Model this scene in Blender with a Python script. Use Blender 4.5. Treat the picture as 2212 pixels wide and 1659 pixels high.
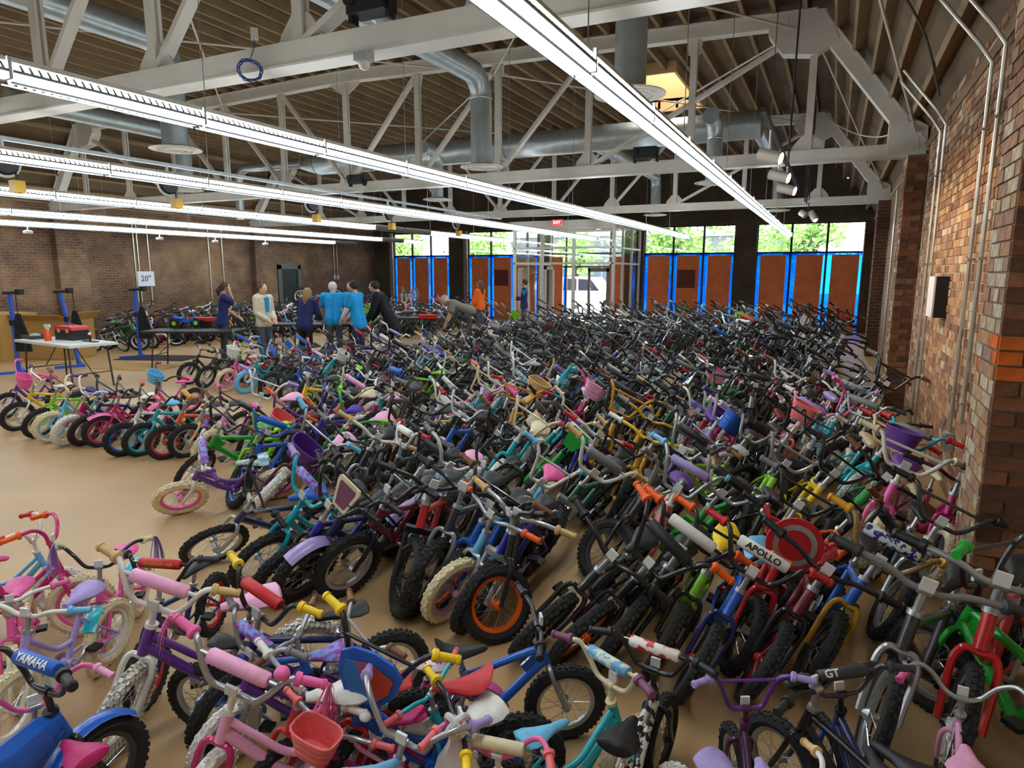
import bpy, bmesh, math, random
import numpy as np
from mathutils import Matrix, Vector
random.seed(7); np.random.seed(7)
PI = math.pi
SC = bpy.context.scene
for o in list(bpy.data.objects): bpy.data.objects.remove(o)

# ------------------------------------------------------------------ camera
CAM_H, FPX = 1.9, 1420.0
YAW, PIT, ROL = 0.4513, 0.1684, 0.0024
_fw = np.array([-math.sin(YAW)*math.cos(PIT), math.cos(YAW)*math.cos(PIT), -math.sin(PIT)])
_rt = np.array([math.cos(YAW), math.sin(YAW), 0.0]); _up = np.cross(_rt, _fw)
_r2 = _rt*math.cos(ROL)+_up*math.sin(ROL); _u2 = -_rt*math.sin(ROL)+_up*math.cos(ROL)
def ray(u, v): return FPX*_fw+(u-1106)*_r2-(v-829.5)*_u2
def onZ(u, v, z): d = ray(u, v); return np.array([0, 0, CAM_H])+d*((z-CAM_H)/d[2])
def onY(u, v, y): d = ray(u, v); return np.array([0, 0, CAM_H])+d*(y/d[1])
def onX(u, v, x): d = ray(u, v); return np.array([0, 0, CAM_H])+d*(x/d[0])
def onD(u, v, dep): d = ray(u, v); return np.array([0, 0, CAM_H])+d*(dep/FPX)
cam = bpy.data.cameras.new('camera'); camo = bpy.data.objects.new('camera', cam)
SC.collection.objects.link(camo); SC.camera = camo
cam.sensor_width = 36.0; cam.lens = 36.0*FPX/2212.0; cam.clip_start = 0.05; cam.clip_end = 300
camo.matrix_world = Matrix([[_r2[0], _u2[0], -_fw[0], 0], [_r2[1], _u2[1], -_fw[1], 0], [_r2[2], _u2[2], -_fw[2], CAM_H], [0, 0, 0, 1]])

# ------------------------------------------------------------------ world, exposure
w = bpy.data.worlds.new('overcast_sky'); SC.world = w; w.use_nodes = True
bg = w.node_tree.nodes['Background']; bg.inputs[0].default_value = (0.93, 0.97, 1.0, 1); bg.inputs[1].default_value = 6.5
SC.view_settings.view_transform = 'Standard'; SC.view_settings.look = 'None'
SC.view_settings.exposure = 0.35; SC.view_settings.gamma = 1.0; SC.view_settings.use_curve_mapping = False
TUBE_EMIT = 25.0

# ------------------------------------------------------------------ materials
MATS = {}
def srgb(r, g, b):
    f = lambda c: (c/255/12.92) if c/255 <= 0.04045 else ((c/255+0.055)/1.055)**2.4
    return (f(r), f(g), f(b), 1)
def nt(name):
    m = bpy.data.materials.new(name); m.use_nodes = True; t = m.node_tree
    return m, t, t.nodes['Principled BSDF']
def plain(name, rgb, rough=0.5, metal=0.0, coat=0.0, noise=0.0, scale=20.0, bump=0.0, bscale=120.0, trans=0.0):
    if name in MATS: return MATS[name]
    m, t, b = nt(name); c = srgb(*rgb)
    b.inputs['Base Color'].default_value = c; b.inputs['Roughness'].default_value = rough
    b.inputs['Metallic'].default_value = metal; b.inputs['Coat Weight'].default_value = coat
    if trans: b.inputs['Transmission Weight'].default_value = trans
    if noise or bump: tc = t.nodes.new('ShaderNodeTexCoord')
    if noise:
        n = t.nodes.new('ShaderNodeTexNoise'); n.inputs['Scale'].default_value = scale; n.inputs['Detail'].default_value = 5
        t.links.new(tc.outputs['Object'], n.inputs['Vector'])
        r = t.nodes.new('ShaderNodeValToRGB'); t.links.new(n.outputs['Fac'], r.inputs[0])
        r.color_ramp.elements[0].position = 0.3; r.color_ramp.elements[1].position = 0.7
        r.color_ramp.elements[0].color = tuple(x*(1-noise) for x in c[:3])+(1,)
        r.color_ramp.elements[1].color = tuple(min(1, x*(1+noise)) for x in c[:3])+(1,)
        t.links.new(r.outputs[0], b.inputs['Base Color'])
    if bump:
        n2 = t.nodes.new('ShaderNodeTexNoise'); n2.inputs['Scale'].default_value = bscale
        t.links.new(tc.outputs['Object'], n2.inputs['Vector'])
        bp = t.nodes.new('ShaderNodeBump'); bp.inputs['Strength'].default_value = bump; bp.inputs['Distance'].default_value = 0.01
        t.links.new(n2.outputs['Fac'], bp.inputs['Height']); t.links.new(bp.outputs[0], b.inputs['Normal'])
    MATS[name] = m; return m
def emit(name, rgb, strength):
    if name in MATS: return MATS[name]
    m, t, b = nt(name); b.inputs['Base Color'].default_value = srgb(*rgb)
    b.inputs['Emission Color'].default_value = srgb(*rgb); b.inputs['Emission Strength'].default_value = strength
    MATS[name] = m; return m
def two(name, c1, c2, scale=25.0, rough=0.4, lo=0.48, hi=0.52, vor=False):     # printed two colour pattern
    if name in MATS: return MATS[name]
    m, t, b = nt(name); tc = t.nodes.new('ShaderNodeTexCoord')
    if vor:
        n = t.nodes.new('ShaderNodeTexVoronoi'); n.inputs['Scale'].default_value = scale; out = n.outputs['Distance']
    else:
        n = t.nodes.new('ShaderNodeTexNoise'); n.inputs['Scale'].default_value = scale; out = n.outputs['Fac']
    t.links.new(tc.outputs['Object'], n.inputs['Vector'])
    r = t.nodes.new('ShaderNodeValToRGB'); t.links.new(out, r.inputs[0])
    r.color_ramp.elements[0].position = lo; r.color_ramp.elements[1].position = hi
    r.color_ramp.elements[0].color = srgb(*c1); r.color_ramp.elements[1].color = srgb(*c2)
    t.links.new(r.outputs[0], b.inputs['Base Color']); b.inputs['Roughness'].default_value = rough
    MATS[name] = m; return m
def glass_mat(name, tint=(0.95, 0.97, 0.97), refl=0.12):
    if name in MATS: return MATS[name]
    m = bpy.data.materials.new(name); m.use_nodes = True; t = m.node_tree; t.nodes.clear()
    o = t.nodes.new('ShaderNodeOutputMaterial'); mx = t.nodes.new('ShaderNodeMixShader')
    tr = t.nodes.new('ShaderNodeBsdfTransparent'); tr.inputs[0].default_value = tint+(1,)
    gl = t.nodes.new('ShaderNodeBsdfGlossy'); gl.inputs['Roughness'].default_value = 0.02
    mx.inputs[0].default_value = refl
    t.links.new(tr.outputs[0], mx.inputs[1]); t.links.new(gl.outputs[0], mx.inputs[2]); t.links.new(mx.outputs[0], o.inputs[0])
    MATS[name] = m; return m
def film_mat(name, rgb, tr_w=0.35):
    m = bpy.data.materials.new(name); m.use_nodes = True; t = m.node_tree; t.nodes.clear()
    o = t.nodes.new('ShaderNodeOutputMaterial'); mx = t.nodes.new('ShaderNodeMixShader')
    tr = t.nodes.new('ShaderNodeBsdfTransparent'); tr.inputs[0].default_value = srgb(*rgb)
    tl = t.nodes.new('ShaderNodeBsdfTranslucent'); tl.inputs[0].default_value = srgb(*rgb)
    mx.inputs[0].default_value = 1-tr_w
    t.links.new(tr.outputs[0], mx.inputs[1]); t.links.new(tl.outputs[0], mx.inputs[2]); t.links.new(mx.outputs[0], o.inputs[0])
    MATS[name] = m; return m
def brick_wall(name, axis, c1, c2, mortar, stain=None, stain_scale=0.6):
    m, t, b = nt(name); tc = t.nodes.new('ShaderNodeTexCoord'); s = t.nodes.new('ShaderNodeSeparateXYZ'); c = t.nodes.new('ShaderNodeCombineXYZ')
    t.links.new(tc.outputs['Object'], s.inputs[0])
    t.links.new(s.outputs['Y' if axis == 'x' else 'X'], c.inputs[0]); t.links.new(s.outputs['Z'], c.inputs[1])
    br = t.nodes.new('ShaderNodeTexBrick'); br.inputs['Scale'].default_value = 1.0
    br.inputs['Brick Width'].default_value = 0.215; br.inputs['Row Height'].default_value = 0.075; br.inputs['Mortar Size'].default_value = 0.008
    br.inputs['Color1'].default_value = srgb(*c1); br.inputs['Color2'].default_value = srgb(*c2); br.inputs['Mortar'].default_value = srgb(*mortar)
    t.links.new(c.outputs[0], br.inputs['Vector'])
    n = t.nodes.new('ShaderNodeTexNoise'); n.inputs['Scale'].default_value = stain_scale; n.inputs['Detail'].default_value = 6; n.inputs['Roughness'].default_value = 0.65
    t.links.new(tc.outputs['Object'], n.inputs['Vector'])
    r = t.nodes.new('ShaderNodeValToRGB'); r.color_ramp.elements[0].position = 0.45; r.color_ramp.elements[1].position = 0.68
    t.links.new(n.outputs['Fac'], r.inputs[0])
    r.color_ramp.elements[0].color = (0, 0, 0, 1); r.color_ramp.elements[1].color = (0.7, 0.7, 0.7, 1)
    mx = t.nodes.new('ShaderNodeMixRGB'); mx.inputs[2].default_value = srgb(*(stain or (150, 110, 75)))
    t.links.new(r.outputs[0], mx.inputs[0]); t.links.new(br.outputs['Color'], mx.inputs[1])
    n3 = t.nodes.new('ShaderNodeTexNoise'); n3.inputs['Scale'].default_value = 0.9; n3.inputs['Detail'].default_value = 7; n3.inputs['Roughness'].default_value = 0.7; n3.inputs['Distortion'].default_value = 0.6
    t.links.new(c.outputs[0], n3.inputs['Vector']); r3 = t.nodes.new('ShaderNodeValToRGB'); t.links.new(n3.outputs['Fac'], r3.inputs[0])
    r3.color_ramp.elements[0].position = 0.35; r3.color_ramp.elements[0].color = (0.42, 0.4, 0.4, 1); r3.color_ramp.elements[1].position = 0.62; r3.color_ramp.elements[1].color = (1.05, 1.05, 1.05, 1)
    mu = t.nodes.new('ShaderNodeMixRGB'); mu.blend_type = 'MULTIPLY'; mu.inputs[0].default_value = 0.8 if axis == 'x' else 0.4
    t.links.new(mx.outputs[0], mu.inputs[1]); t.links.new(r3.outputs[0], mu.inputs[2]); t.links.new(mu.outputs[0], b.inputs['Base Color'])
    b.inputs['Roughness'].default_value = 0.9
    bp = t.nodes.new('ShaderNodeBump'); bp.inputs['Strength'].default_value = 0.6; bp.inputs['Distance'].default_value = 0.01; bp.invert = True
    t.links.new(br.outputs['Fac'], bp.inputs['Height']); t.links.new(bp.outputs[0], b.inputs['Normal'])
    MATS[name] = m; return m

WHITE = plain('white_painted_steel', (208, 203, 192), 0.45, noise=0.06, scale=3)
GALV = plain('galvanised_metal', (176, 186, 188), 0.32, 0.6, noise=0.12, scale=6)
CONDUIT = plain('conduit_metal', (190, 185, 172), 0.35, 0.7)
BLACKP = plain('black_plastic', (22, 22, 24), 0.45)
STEEL = plain('bright_steel', (190, 190, 190), 0.28, 0.9)
TUBE = emit('fluorescent_lens', (240, 250, 255), TUBE_EMIT)

# ------------------------------------------------------------------ mesh builder
class MB:
    def __init__(s): s.v = []; s.f = []; s.m = []
    def add(s, vs, fs, mi=0):
        k = len(s.v); s.v.extend([tuple(float(c) for c in p) for p in vs]); s.f.extend([tuple(i+k for i in f) for f in fs]); s.m.extend([mi]*len(fs))
    def box(s, lo, hi, mi=0):
        x0, y0, z0 = lo; x1, y1, z1 = hi
        s.add([(x0,y0,z0),(x1,y0,z0),(x1,y1,z0),(x0,y1,z0),(x0,y0,z1),(x1,y0,z1),(x1,y1,z1),(x0,y1,z1)],
              [(3,2,1,0),(4,5,6,7),(0,1,5,4),(1,2,6,5),(2,3,7,6),(3,0,4,7)], mi); return s
    def bar(s, p0, p1, wy, wz, mi=0, up=(0,0,1)):          # rectangular bar between two points
        p0 = np.array(p0, float); p1 = np.array(p1, float); d = p1-p0; d /= np.linalg.norm(d)
        a = np.cross(d, np.array(up, float))
        if np.linalg.norm(a) < 1e-4: a = np.cross(d, np.array([0, 1., 0]))
        a /= np.linalg.norm(a); b = np.cross(a, d)
        q = [(-1,-1),(1,-1),(1,1),(-1,1)]
        vs = [p0+a*wy/2*i+b*wz/2*j for i, j in q]+[p1+a*wy/2*i+b*wz/2*j for i, j in q]
        s.add(vs, [(0,1,2,3),(7,6,5,4),(0,4,5,1),(1,5,6,2),(2,6,7,3),(3,7,4,0)], mi); return s
    def tube(s, path, r, n=8, closed=False, caps=True, mi=0):
        P = np.array(path, float); N = len(P); R = np.full(N, r, float) if np.isscalar(r) else np.array(r, float)
        T = np.zeros_like(P)
        for i in range(N):
            a = P[(i-1) % N] if (closed or i > 0) else P[i]; b = P[(i+1) % N] if (closed or i < N-1) else P[i]
            T[i] = (b-a)/(np.linalg.norm(b-a)+1e-12)
        u = np.cross(T[0], [0, 0, 1.]);
        if np.linalg.norm(u) < 1e-3: u = np.cross(T[0], [0, 1., 0])
        u /= np.linalg.norm(u); vs = []
        for i in range(N):
            u = u-T[i]*np.dot(u, T[i]); u /= np.linalg.norm(u)+1e-12; w_ = np.cross(T[i], u)
            for k in range(n):
                a = 2*PI*k/n; vs.append(P[i]+R[i]*(math.cos(a)*u+math.sin(a)*w_))
        fs = []
        for i in range(N if closed else N-1):
            j = (i+1) % N
            for k in range(n): fs.append((i*n+k, i*n+(k+1) % n, j*n+(k+1) % n, j*n+k))
        if caps and not closed: fs += [tuple(range(n-1, -1, -1)), tuple((N-1)*n+k for k in range(n))]
        s.add(vs, fs, mi); return s
    def cyl(s, p0, p1, r, n=10, mi=0, r1=None): return s.tube([p0, p1], [r, r if r1 is None else r1], n, mi=mi)
    def lathe(s, prof, n=16, c=(0,0,0), axis='z', mi=0):    # prof: (radius, height)
        vs = []
        for r, h in prof:
            for k in range(n):
                a = 2*PI*k/n; p = (r*math.cos(a), r*math.sin(a), h)
                if axis == 'y': p = (p[0], p[2], p[1])
                if axis == 'x': p = (p[2], p[0], p[1])
                vs.append((p[0]+c[0], p[1]+c[1], p[2]+c[2]))
        fs = [(i*n+k, i*n+(k+1) % n, (i+1)*n+(k+1) % n, (i+1)*n+k) for i in range(len(prof)-1) for k in range(n)]
        fs += [tuple(range(n-1, -1, -1)), tuple((len(prof)-1)*n+k for k in range(n))]
        s.add(vs, fs, mi); return s
    def ball(s, c, r, n=10, m=6, mi=0):
        r = (r, r, r) if np.isscalar(r) else r
        prof = [(math.sin(PI*i/m), -math.cos(PI*i/m)) for i in range(m+1)]
        prof[0] = (0.02, -1); prof[-1] = (0.02, 1); k = len(s.v)
        s.lathe(prof, n, mi=mi)
        for i in range(k, len(s.v)): p = s.v[i]; s.v[i] = (c[0]+p[0]*r[0], c[1]+p[1]*r[1], c[2]+p[2]*r[2])
        return s
    def prism(s, poly, d0, d1, axis='y', mi=0):             # polygon of (a,b) extruded along axis
        f = {'y': lambda a, b, d: (a, d, b), 'x': lambda a, b, d: (d, a, b), 'z': lambda a, b, d: (a, b, d)}[axis]
        n = len(poly); vs = [f(a, b, d0) for a, b in poly]+[f(a, b, d1) for a, b in poly]
        s.add(vs, [tuple(range(n)), tuple(range(2*n-1, n-1, -1))]+[(i, i+n, (i+1) % n+n, (i+1) % n) for i in range(n)], mi); return s
    def loft(s, secs, mi=0):
        n = len(secs[0]); vs = [p for q in secs for p in q]
        fs = [(i*n+k, i*n+(k+1) % n, (i+1)*n+(k+1) % n, (i+1)*n+k) for i in range(len(secs)-1) for k in range(n)]
        fs += [tuple(range(n-1, -1, -1)), tuple((len(secs)-1)*n+k for k in range(n))]
        s.add(vs, fs, mi); return s
    def mesh(s, name, smooth=True, nm=1):
        me = bpy.data.meshes.new(name); me.from_pydata(s.v, [], s.f)
        for i in range(max(nm, (max(s.m)+1) if s.m else 1)): me.materials.append(None)
        me.polygons.foreach_set('material_index', s.m)
        if smooth:
            me.polygons.foreach_set('use_smooth', [True]*len(s.f))
            try: me.set_sharp_from_angle(angle=math.radians(42))
            except Exception: pass
        me.update(); return me
    def obj(s, name, mats, parent=None, smooth=True, **kw): return place(name, s.mesh(name, smooth), mats, parent, **kw)
COL = SC.collection
def place(name, me, mats, parent=None, M=None, label=None, cat=None, group=None, kind=None):
    o = bpy.data.objects.new(name, me); COL.objects.link(o)
    mats = mats if isinstance(mats, (list, tuple)) else [mats]
    for i, sl in enumerate(o.material_slots):
        sl.link = 'OBJECT'; sl.material = mats[min(i, len(mats)-1)]
    if parent is not None: o.parent = parent
    if M is not None: o.matrix_basis = M
    return tag(o, label, cat, group, kind)
def tag(o, label=None, cat=None, group=None, kind=None):
    if label: o['label'] = label
    if cat: o['category'] = cat
    if group: o['group'] = group
    if kind: o['kind'] = kind
    return o
def empty(name, loc=(0,0,0), rz=0, label=None, cat=None, group=None, kind=None, scale=1.0):
    o = bpy.data.objects.new(name, None); COL.objects.link(o); o.empty_display_size = 0.1
    o.location = tuple(float(c) for c in loc); o.rotation_euler = (0, 0, rz); o.scale = (scale,)*3
    return tag(o, label, cat, group, kind)
def struct(name, mb, mats, parent=None, smooth=False): return mb.obj(name, mats, parent, smooth, kind='structure')
def text_mesh(body, size, depth=0.001, bold=0.0):
    cu = bpy.data.curves.new('txt', 'FONT'); cu.body = body; cu.size = size; cu.align_x = 'CENTER'; cu.align_y = 'CENTER'
    cu.extrude = depth; cu.offset = bold; cu.resolution_u = 2
    t = bpy.data.objects.new('txt', cu); COL.objects.link(t)
    dg = bpy.context.evaluated_depsgraph_get(); me = bpy.data.meshes.new_from_object(t.evaluated_get(dg))
    bpy.data.objects.remove(t); bpy.data.curves.remove(cu)
    me.materials.clear(); me.materials.append(None); return me
def arc(c, r, a0, a1, n, plane='xz'):
    out = []
    for i in range(n+1):
        a = a0+(a1-a0)*i/n; p, q = r*math.cos(a), r*math.sin(a)
        out.append((c[0]+p, c[1], c[2]+q) if plane == 'xz' else ((c[0], c[1]+p, c[2]+q) if plane == 'yz' else (c[0]+p, c[1]+q, c[2])))
    return out
def smooth_path(pts, k=4):                                  # Catmull-Rom
    P = [np.array(p, float) for p in pts]; P = [2*P[0]-P[1]]+P+[2*P[-1]-P[-2]]; out = []
    for i in range(1, len(P)-2):
        for j in range(k):
            t = j/k; a, b, c, d = P[i-1], P[i], P[i+1], P[i+2]
            out.append(0.5*((2*b)+(-a+c)*t+(2*a-5*b+4*c-d)*t*t+(-a+3*b-3*c+d)*t**3))
    out.append(P[-2]); return out
# ------------------------------------------------------------------ the room
XR, XL, YF, YB0 = 1.0, -18.75, 24.46, -5.0
PIL = 0.25                                               # pilaster projection
TR_Y = [4.2, 10.82, 17.5]                                # trusses
# floor
fm, ft, fb = nt('tan_sealed_concrete'); tc = ft.nodes.new('ShaderNodeTexCoord')
n1 = ft.nodes.new('ShaderNodeTexNoise'); n1.inputs['Scale'].default_value = 0.7; n1.inputs['Detail'].default_value = 8; n1.inputs['Roughness'].default_value = 0.6
ft.links.new(tc.outputs['Object'], n1.inputs['Vector'])
rr = ft.nodes.new('ShaderNodeValToRGB'); ft.links.new(n1.outputs['Fac'], rr.inputs[0])
rr.color_ramp.elements[0].position = 0.3; rr.color_ramp.elements[0].color = srgb(168, 132, 88)
rr.color_ramp.elements[1].position = 0.72; rr.color_ramp.elements[1].color = srgb(190, 156, 110)
ft.links.new(rr.outputs[0], fb.inputs['Base Color'])
rg = ft.nodes.new('ShaderNodeMapRange'); rg.inputs['To Min'].default_value = 0.32; rg.inputs['To Max'].default_value = 0.55
ft.links.new(n1.outputs['Fac'], rg.inputs[0]); ft.links.new(rg.outputs[0], fb.inputs['Roughness'])
struct('floor', MB().box((XL-0.4, YB0-0.3, -0.2), (XR+0.4, YF+0.35, 0)), fm)

BW_L = brick_wall('old_brick_left', 'x', (118, 84, 62), (88, 66, 52), (130, 112, 92), (164, 132, 98), 0.55)
BW_R = brick_wall('old_brick_right', 'x', (140, 92, 60), (105, 72, 50), (165, 150, 130), (178, 150, 122), 0.9)
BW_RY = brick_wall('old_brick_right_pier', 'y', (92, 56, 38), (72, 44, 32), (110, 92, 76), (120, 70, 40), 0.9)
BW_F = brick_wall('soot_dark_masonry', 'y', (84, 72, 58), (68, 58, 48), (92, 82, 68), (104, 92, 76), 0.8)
MORTAR = plain('lime_mortar', (186, 168, 142), 0.95, noise=0.2, scale=9, bump=0.5, bscale=60)
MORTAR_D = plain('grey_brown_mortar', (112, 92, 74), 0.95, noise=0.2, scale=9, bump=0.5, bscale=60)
# left and back walls
wl = struct('wall_left', MB().box((XL-0.4, YB0-0.3, 0), (XL, YF+0.35, 4.15)), BW_L)
for k, (y0, y1) in enumerate([(-2.8, -2.0), (4.0, 4.6), (10.66, 11.46), (17.34, 18.3)]):
    place('pilaster', MB().box((XL-0.01, y0, 0), (XL+PIL, y1, 3.45)).mesh('pilaster', False), [BW_L], wl)
struct('wall_back', MB().box((XL-0.4, YB0-0.3, 0), (XR+0.4, YB0, 6.2)), BW_F)

# right wall with real bricks where they can be told apart
wr = struct('wall_right', MB().box((XR+0.010, YB0-0.3, 0), (XR+0.4, 10.4, 4.0)).box((XR, 10.4, 0), (XR+0.4, YF+0.35, 4.0)), [MORTAR])
wr.material_slots[0].material = MORTAR
far = MB().box((XR-0.002, 10.5, 0), (XR+0.02, YF, 3.98)).obj('far_brickwork', [BW_R], wr, False)
BR = [plain('brick_%d' % i, c, 0.92, noise=0.28, scale=14, bump=0.6, bscale=45) for i, c in enumerate(
      [(140, 98, 68), (160, 120, 84), (118, 86, 64), (150, 112, 88), (172, 148, 120), (178, 160, 136), (130, 96, 72), (166, 130, 94)])]
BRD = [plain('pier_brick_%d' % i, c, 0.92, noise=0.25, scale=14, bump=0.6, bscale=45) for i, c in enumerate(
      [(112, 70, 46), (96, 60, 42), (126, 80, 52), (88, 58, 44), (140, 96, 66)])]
BRO = plain('orange_brick', (196, 96, 26), 0.9, noise=0.25, scale=10, bump=0.5, bscale=45)
bricks = []                                              # (lo, hi, material)
rb = random.Random(3)
CH, BL, JT = 0.0762, 0.216, 0.011
def lay(u0, u1, z0, z1, fn, mats, jit=0.006, skip=None):
    row = 0; z = z0
    while z+CH <= z1+1e-6:
        u = u0-(BL/2 if row % 2 else 0)
        hdr = row % 6 == 5
        L = BL/2 if hdr else BL
        while u < u1-0.03:
            a, b = max(u, u0)+JT/2, min(u+L, u1)-JT/2
            if b-a > 0.025:
                lo, hi = fn(a, b, z+JT/2, z+CH-JT/2, rb.uniform(-0.2, 1)*jit)
                bricks.append((lo, hi, mats(a, z)))
            u += L
        row += 1; z += CH
mw = lambda a, z: rb.choice(BR if rb.random() < 0.55 else BR[:3]+BR[6:])
lay(4.45, 10.4, 0.0, 3.95, lambda a, b, c, d, j: ((XR-j, a, c), (XR+0.03, b, d)), mw)
# near pier: face towards the camera and face towards the room
def pier(y0, y1, zt, mats_face, mats_side, face=True, side=True):
    core = MB().box((XR-PIL+0.007, y0+0.007, 0), (XR+0.03, y1, zt)).obj('pilaster', [MORTAR_D], wr, False)
    if face: lay(XR-PIL, XR+0.01, 0, zt, lambda a, b, c, d, j: ((a, y0-j, c), (b, y0+0.03, d)), mats_face)
    if side: lay(y0+0.012, y1, 0, zt, lambda a, b, c, d, j: ((XR-PIL-j, a, c), (XR-PIL+0.03, b, d)), mats_side)
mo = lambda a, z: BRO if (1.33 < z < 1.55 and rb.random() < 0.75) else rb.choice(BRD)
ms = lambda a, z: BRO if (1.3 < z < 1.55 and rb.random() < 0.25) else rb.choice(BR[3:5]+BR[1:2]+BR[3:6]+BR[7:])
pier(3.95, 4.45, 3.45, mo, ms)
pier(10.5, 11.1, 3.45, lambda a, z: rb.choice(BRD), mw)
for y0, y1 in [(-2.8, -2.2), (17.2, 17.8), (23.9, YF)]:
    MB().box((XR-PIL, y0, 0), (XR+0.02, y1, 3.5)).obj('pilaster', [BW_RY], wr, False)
def bsize(b):
    c = [(b[0][i]+b[1][i])/2 for i in range(3)]; d = np.array(c)-np.array([0, 0, CAM_H]); z = d@_fw
    if z < 0.3: return 0
    x = 1106+FPX*(d@_r2)/z; y = 829-FPX*(d@_u2)/z
    inside = -20 < x < 2240 and -20 < y < 1680
    dx = (b[1][0]-b[0][0]) if b[1][0]-b[0][0] > 0.04 else 0
    dy = b[1][1]-b[0][1] if dx == 0 else 0
    wpx = FPX/z*(dx+dy*abs(d[0])/np.hypot(d[0], d[1]))
    return (wpx*FPX*CH/z) if inside else 0.0001*wpx
bricks.sort(key=bsize, reverse=True)
mcache = {}
for lo, hi, mt in bricks[:290]:
    s_ = [hi[i]-lo[i] for i in range(3)]; c_ = [(hi[i]+lo[i])/2 for i in range(3)]
    key = tuple(round(x, 2) for x in s_)
    if key not in mcache:
        b_ = MB(); h = [x/2 for x in s_]; bv = 0.004
        b_.box((-h[0], -h[1], -h[2]), (h[0], h[1], h[2])); mcache[key] = b_.mesh('brick', False)
    place('brick', mcache[key], [mt], wr, Matrix.Translation(c_))
rest = MB(); ml = BR+BRD+[BRO]
for lo, hi, mt in bricks[290:]: rest.box(lo, hi, ml.index(mt))
me = rest.mesh('brickwork', False, len(ml)); place('brickwork', me, ml, wr, kind='stuff')

# ceiling: deck and joists
XC = (0.95-18.7)/2; KX = -0.5; BX = 0.95
PROF = [(BX, 3.45), (KX, 5.42), (XC, 5.62), (2*XC-KX, 5.42), (2*XC-BX, 3.45)]      # chord centre line
WOOD = plain('brown_roof_boards', (99, 79, 54), 0.8, noise=0.25, scale=1.5)
JOIST = plain('brown_roof_joist', (134, 112, 80), 0.75, noise=0.18, scale=2)
SKY_X, SKY_Y = (-4.3, -2.95), (12.9, 15.8)
def offs(a, b, o):
    d = np.array(b)-np.array(a); d = d/np.linalg.norm(d); n = np.array([d[1], -d[0]]) if d[0] < 0 else np.array([-d[1], d[0]])
    if n[1] < 0: n = -n
    return np.array(a)+n*o, np.array(b)+n*o, d, n
ceil = MB()
def deck(a, b, y0, y1, o=0.25):
    p, q, d, n = offs(a, b, o); q2, p2 = q+n*0.06, p+n*0.06
    ceil.add([(p[0],y0,p[1]),(q[0],y0,q[1]),(q2[0],y0,q2[1]),(p2[0],y0,p2[1]),(p[0],y1,p[1]),(q[0],y1,q[1]),(q2[0],y1,q2[1]),(p2[0],y1,p2[1])],
             [(0,1,2,3),(7,6,5,4),(0,4,5,1),(1,5,6,2),(2,6,7,3),(3,7,4,0)])
ext = lambda a, b, e0, e1: (tuple(np.array(a)-(np.array(b)-np.array(a))/np.linalg.norm(np.array(b)-np.array(a))*e0), tuple(np.array(b)+(np.array(b)-np.array(a))/np.linalg.norm(np.array(b)-np.array(a))*e1))
Y0d, Y1d = YB0-0.3, YF+0.35
a, b = ext(PROF[0], PROF[1], 0.35, 0.2); deck(a, b, Y0d, Y1d)
a, b = ext(PROF[3], PROF[4], 0.2, 0.35); deck(a, b, Y0d, Y1d)
a, b = ext(PROF[2], PROF[3], 0, 0.05); deck(a, b, Y0d, Y1d)
fz = lambda x: PROF[1][1]+(PROF[1][0]-x)/(PROF[1][0]-PROF[2][0])*(PROF[2][1]-PROF[1][1])
pt = lambda x: (x, fz(x))
deck(pt(-0.35), pt(SKY_X[1]), Y0d, Y1d); deck(pt(SKY_X[0]), pt(XC), Y0d, Y1d)
deck(pt(SKY_X[1]), pt(SKY_X[0]), Y0d, SKY_Y[0]); deck(pt(SKY_X[1]), pt(SKY_X[0]), SKY_Y[1], Y1d)
ceiling = struct('ceiling', ceil, WOOD)
def joist(x, z, n, y0, y1):
    m = MB(); d = np.array([n[1], -n[0]]); c = np.array([x, z])
    q = [c+d*0.028*i+n*0.075*j for i, j in ((-1,-1),(1,-1),(1,1),(-1,1))]
    m.add([(p[0], y0, p[1]) for p in q]+[(p[0], y1, p[1]) for p in q], [(0,1,2,3),(7,6,5,4),(0,4,5,1),(1,5,6,2),(2,6,7,3),(3,7,4,0)])
    m.obj('joist', [JOIST], ceiling, False)
for (a, b, o0) in [(PROF[0], PROF[1], 0.1), (PROF[1], PROF[2], 0.15), (PROF[2], PROF[3], 0.2), (PROF[3], PROF[4], 0.2)]:
    p, q, d, n = offs(a, b, 0.172); L = np.linalg.norm(q-p); t = o0
    while t < L:
        c = p+d*t
        if SKY_X[0]-0.02 < c[0] < SKY_X[1]+0.02 and c[1] > 5: joist(c[0], c[1], n, Y0d, SKY_Y[0]); joist(c[0], c[1], n, SKY_Y[1], Y1d)
        else: joist(c[0], c[1], n, Y0d, Y1d)
        t += 0.41
# skylight well
TAN = plain('tan_plaster', (206, 170, 116), 0.85)
zs = fz(-4)+0.25
sw = MB(); x0, x1 = SKY_X; y0, y1 = SKY_Y; t_ = 0.05
sw.box((x0-t_, y0-t_, zs-0.22), (x0, y1+t_, zs+0.85)).box((x1, y0-t_, zs-0.22), (x1+t_, y1+t_, zs+0.85)).box((x0, y0-t_, zs-0.22), (x1, y0, zs+0.85)).box((x0, y1, zs-0.22), (x1, y1+t_, zs+0.85))
sk = struct('window_7', sw, TAN)
MB().box((x0, y0, zs+0.81), (x1, y1, zs+0.83)).obj('pane', [glass_mat('skylight_glass', (0.97, 0.97, 0.97), 0.05)], sk, False)
for i in range(1, 4): MB().box((x0, y0+(y1-y0)*i/4-0.02, zs+0.77), (x1, y0+(y1-y0)*i/4+0.02, zs+0.81)).obj('glazing_bar', [WHITE], sk, False)

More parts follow.
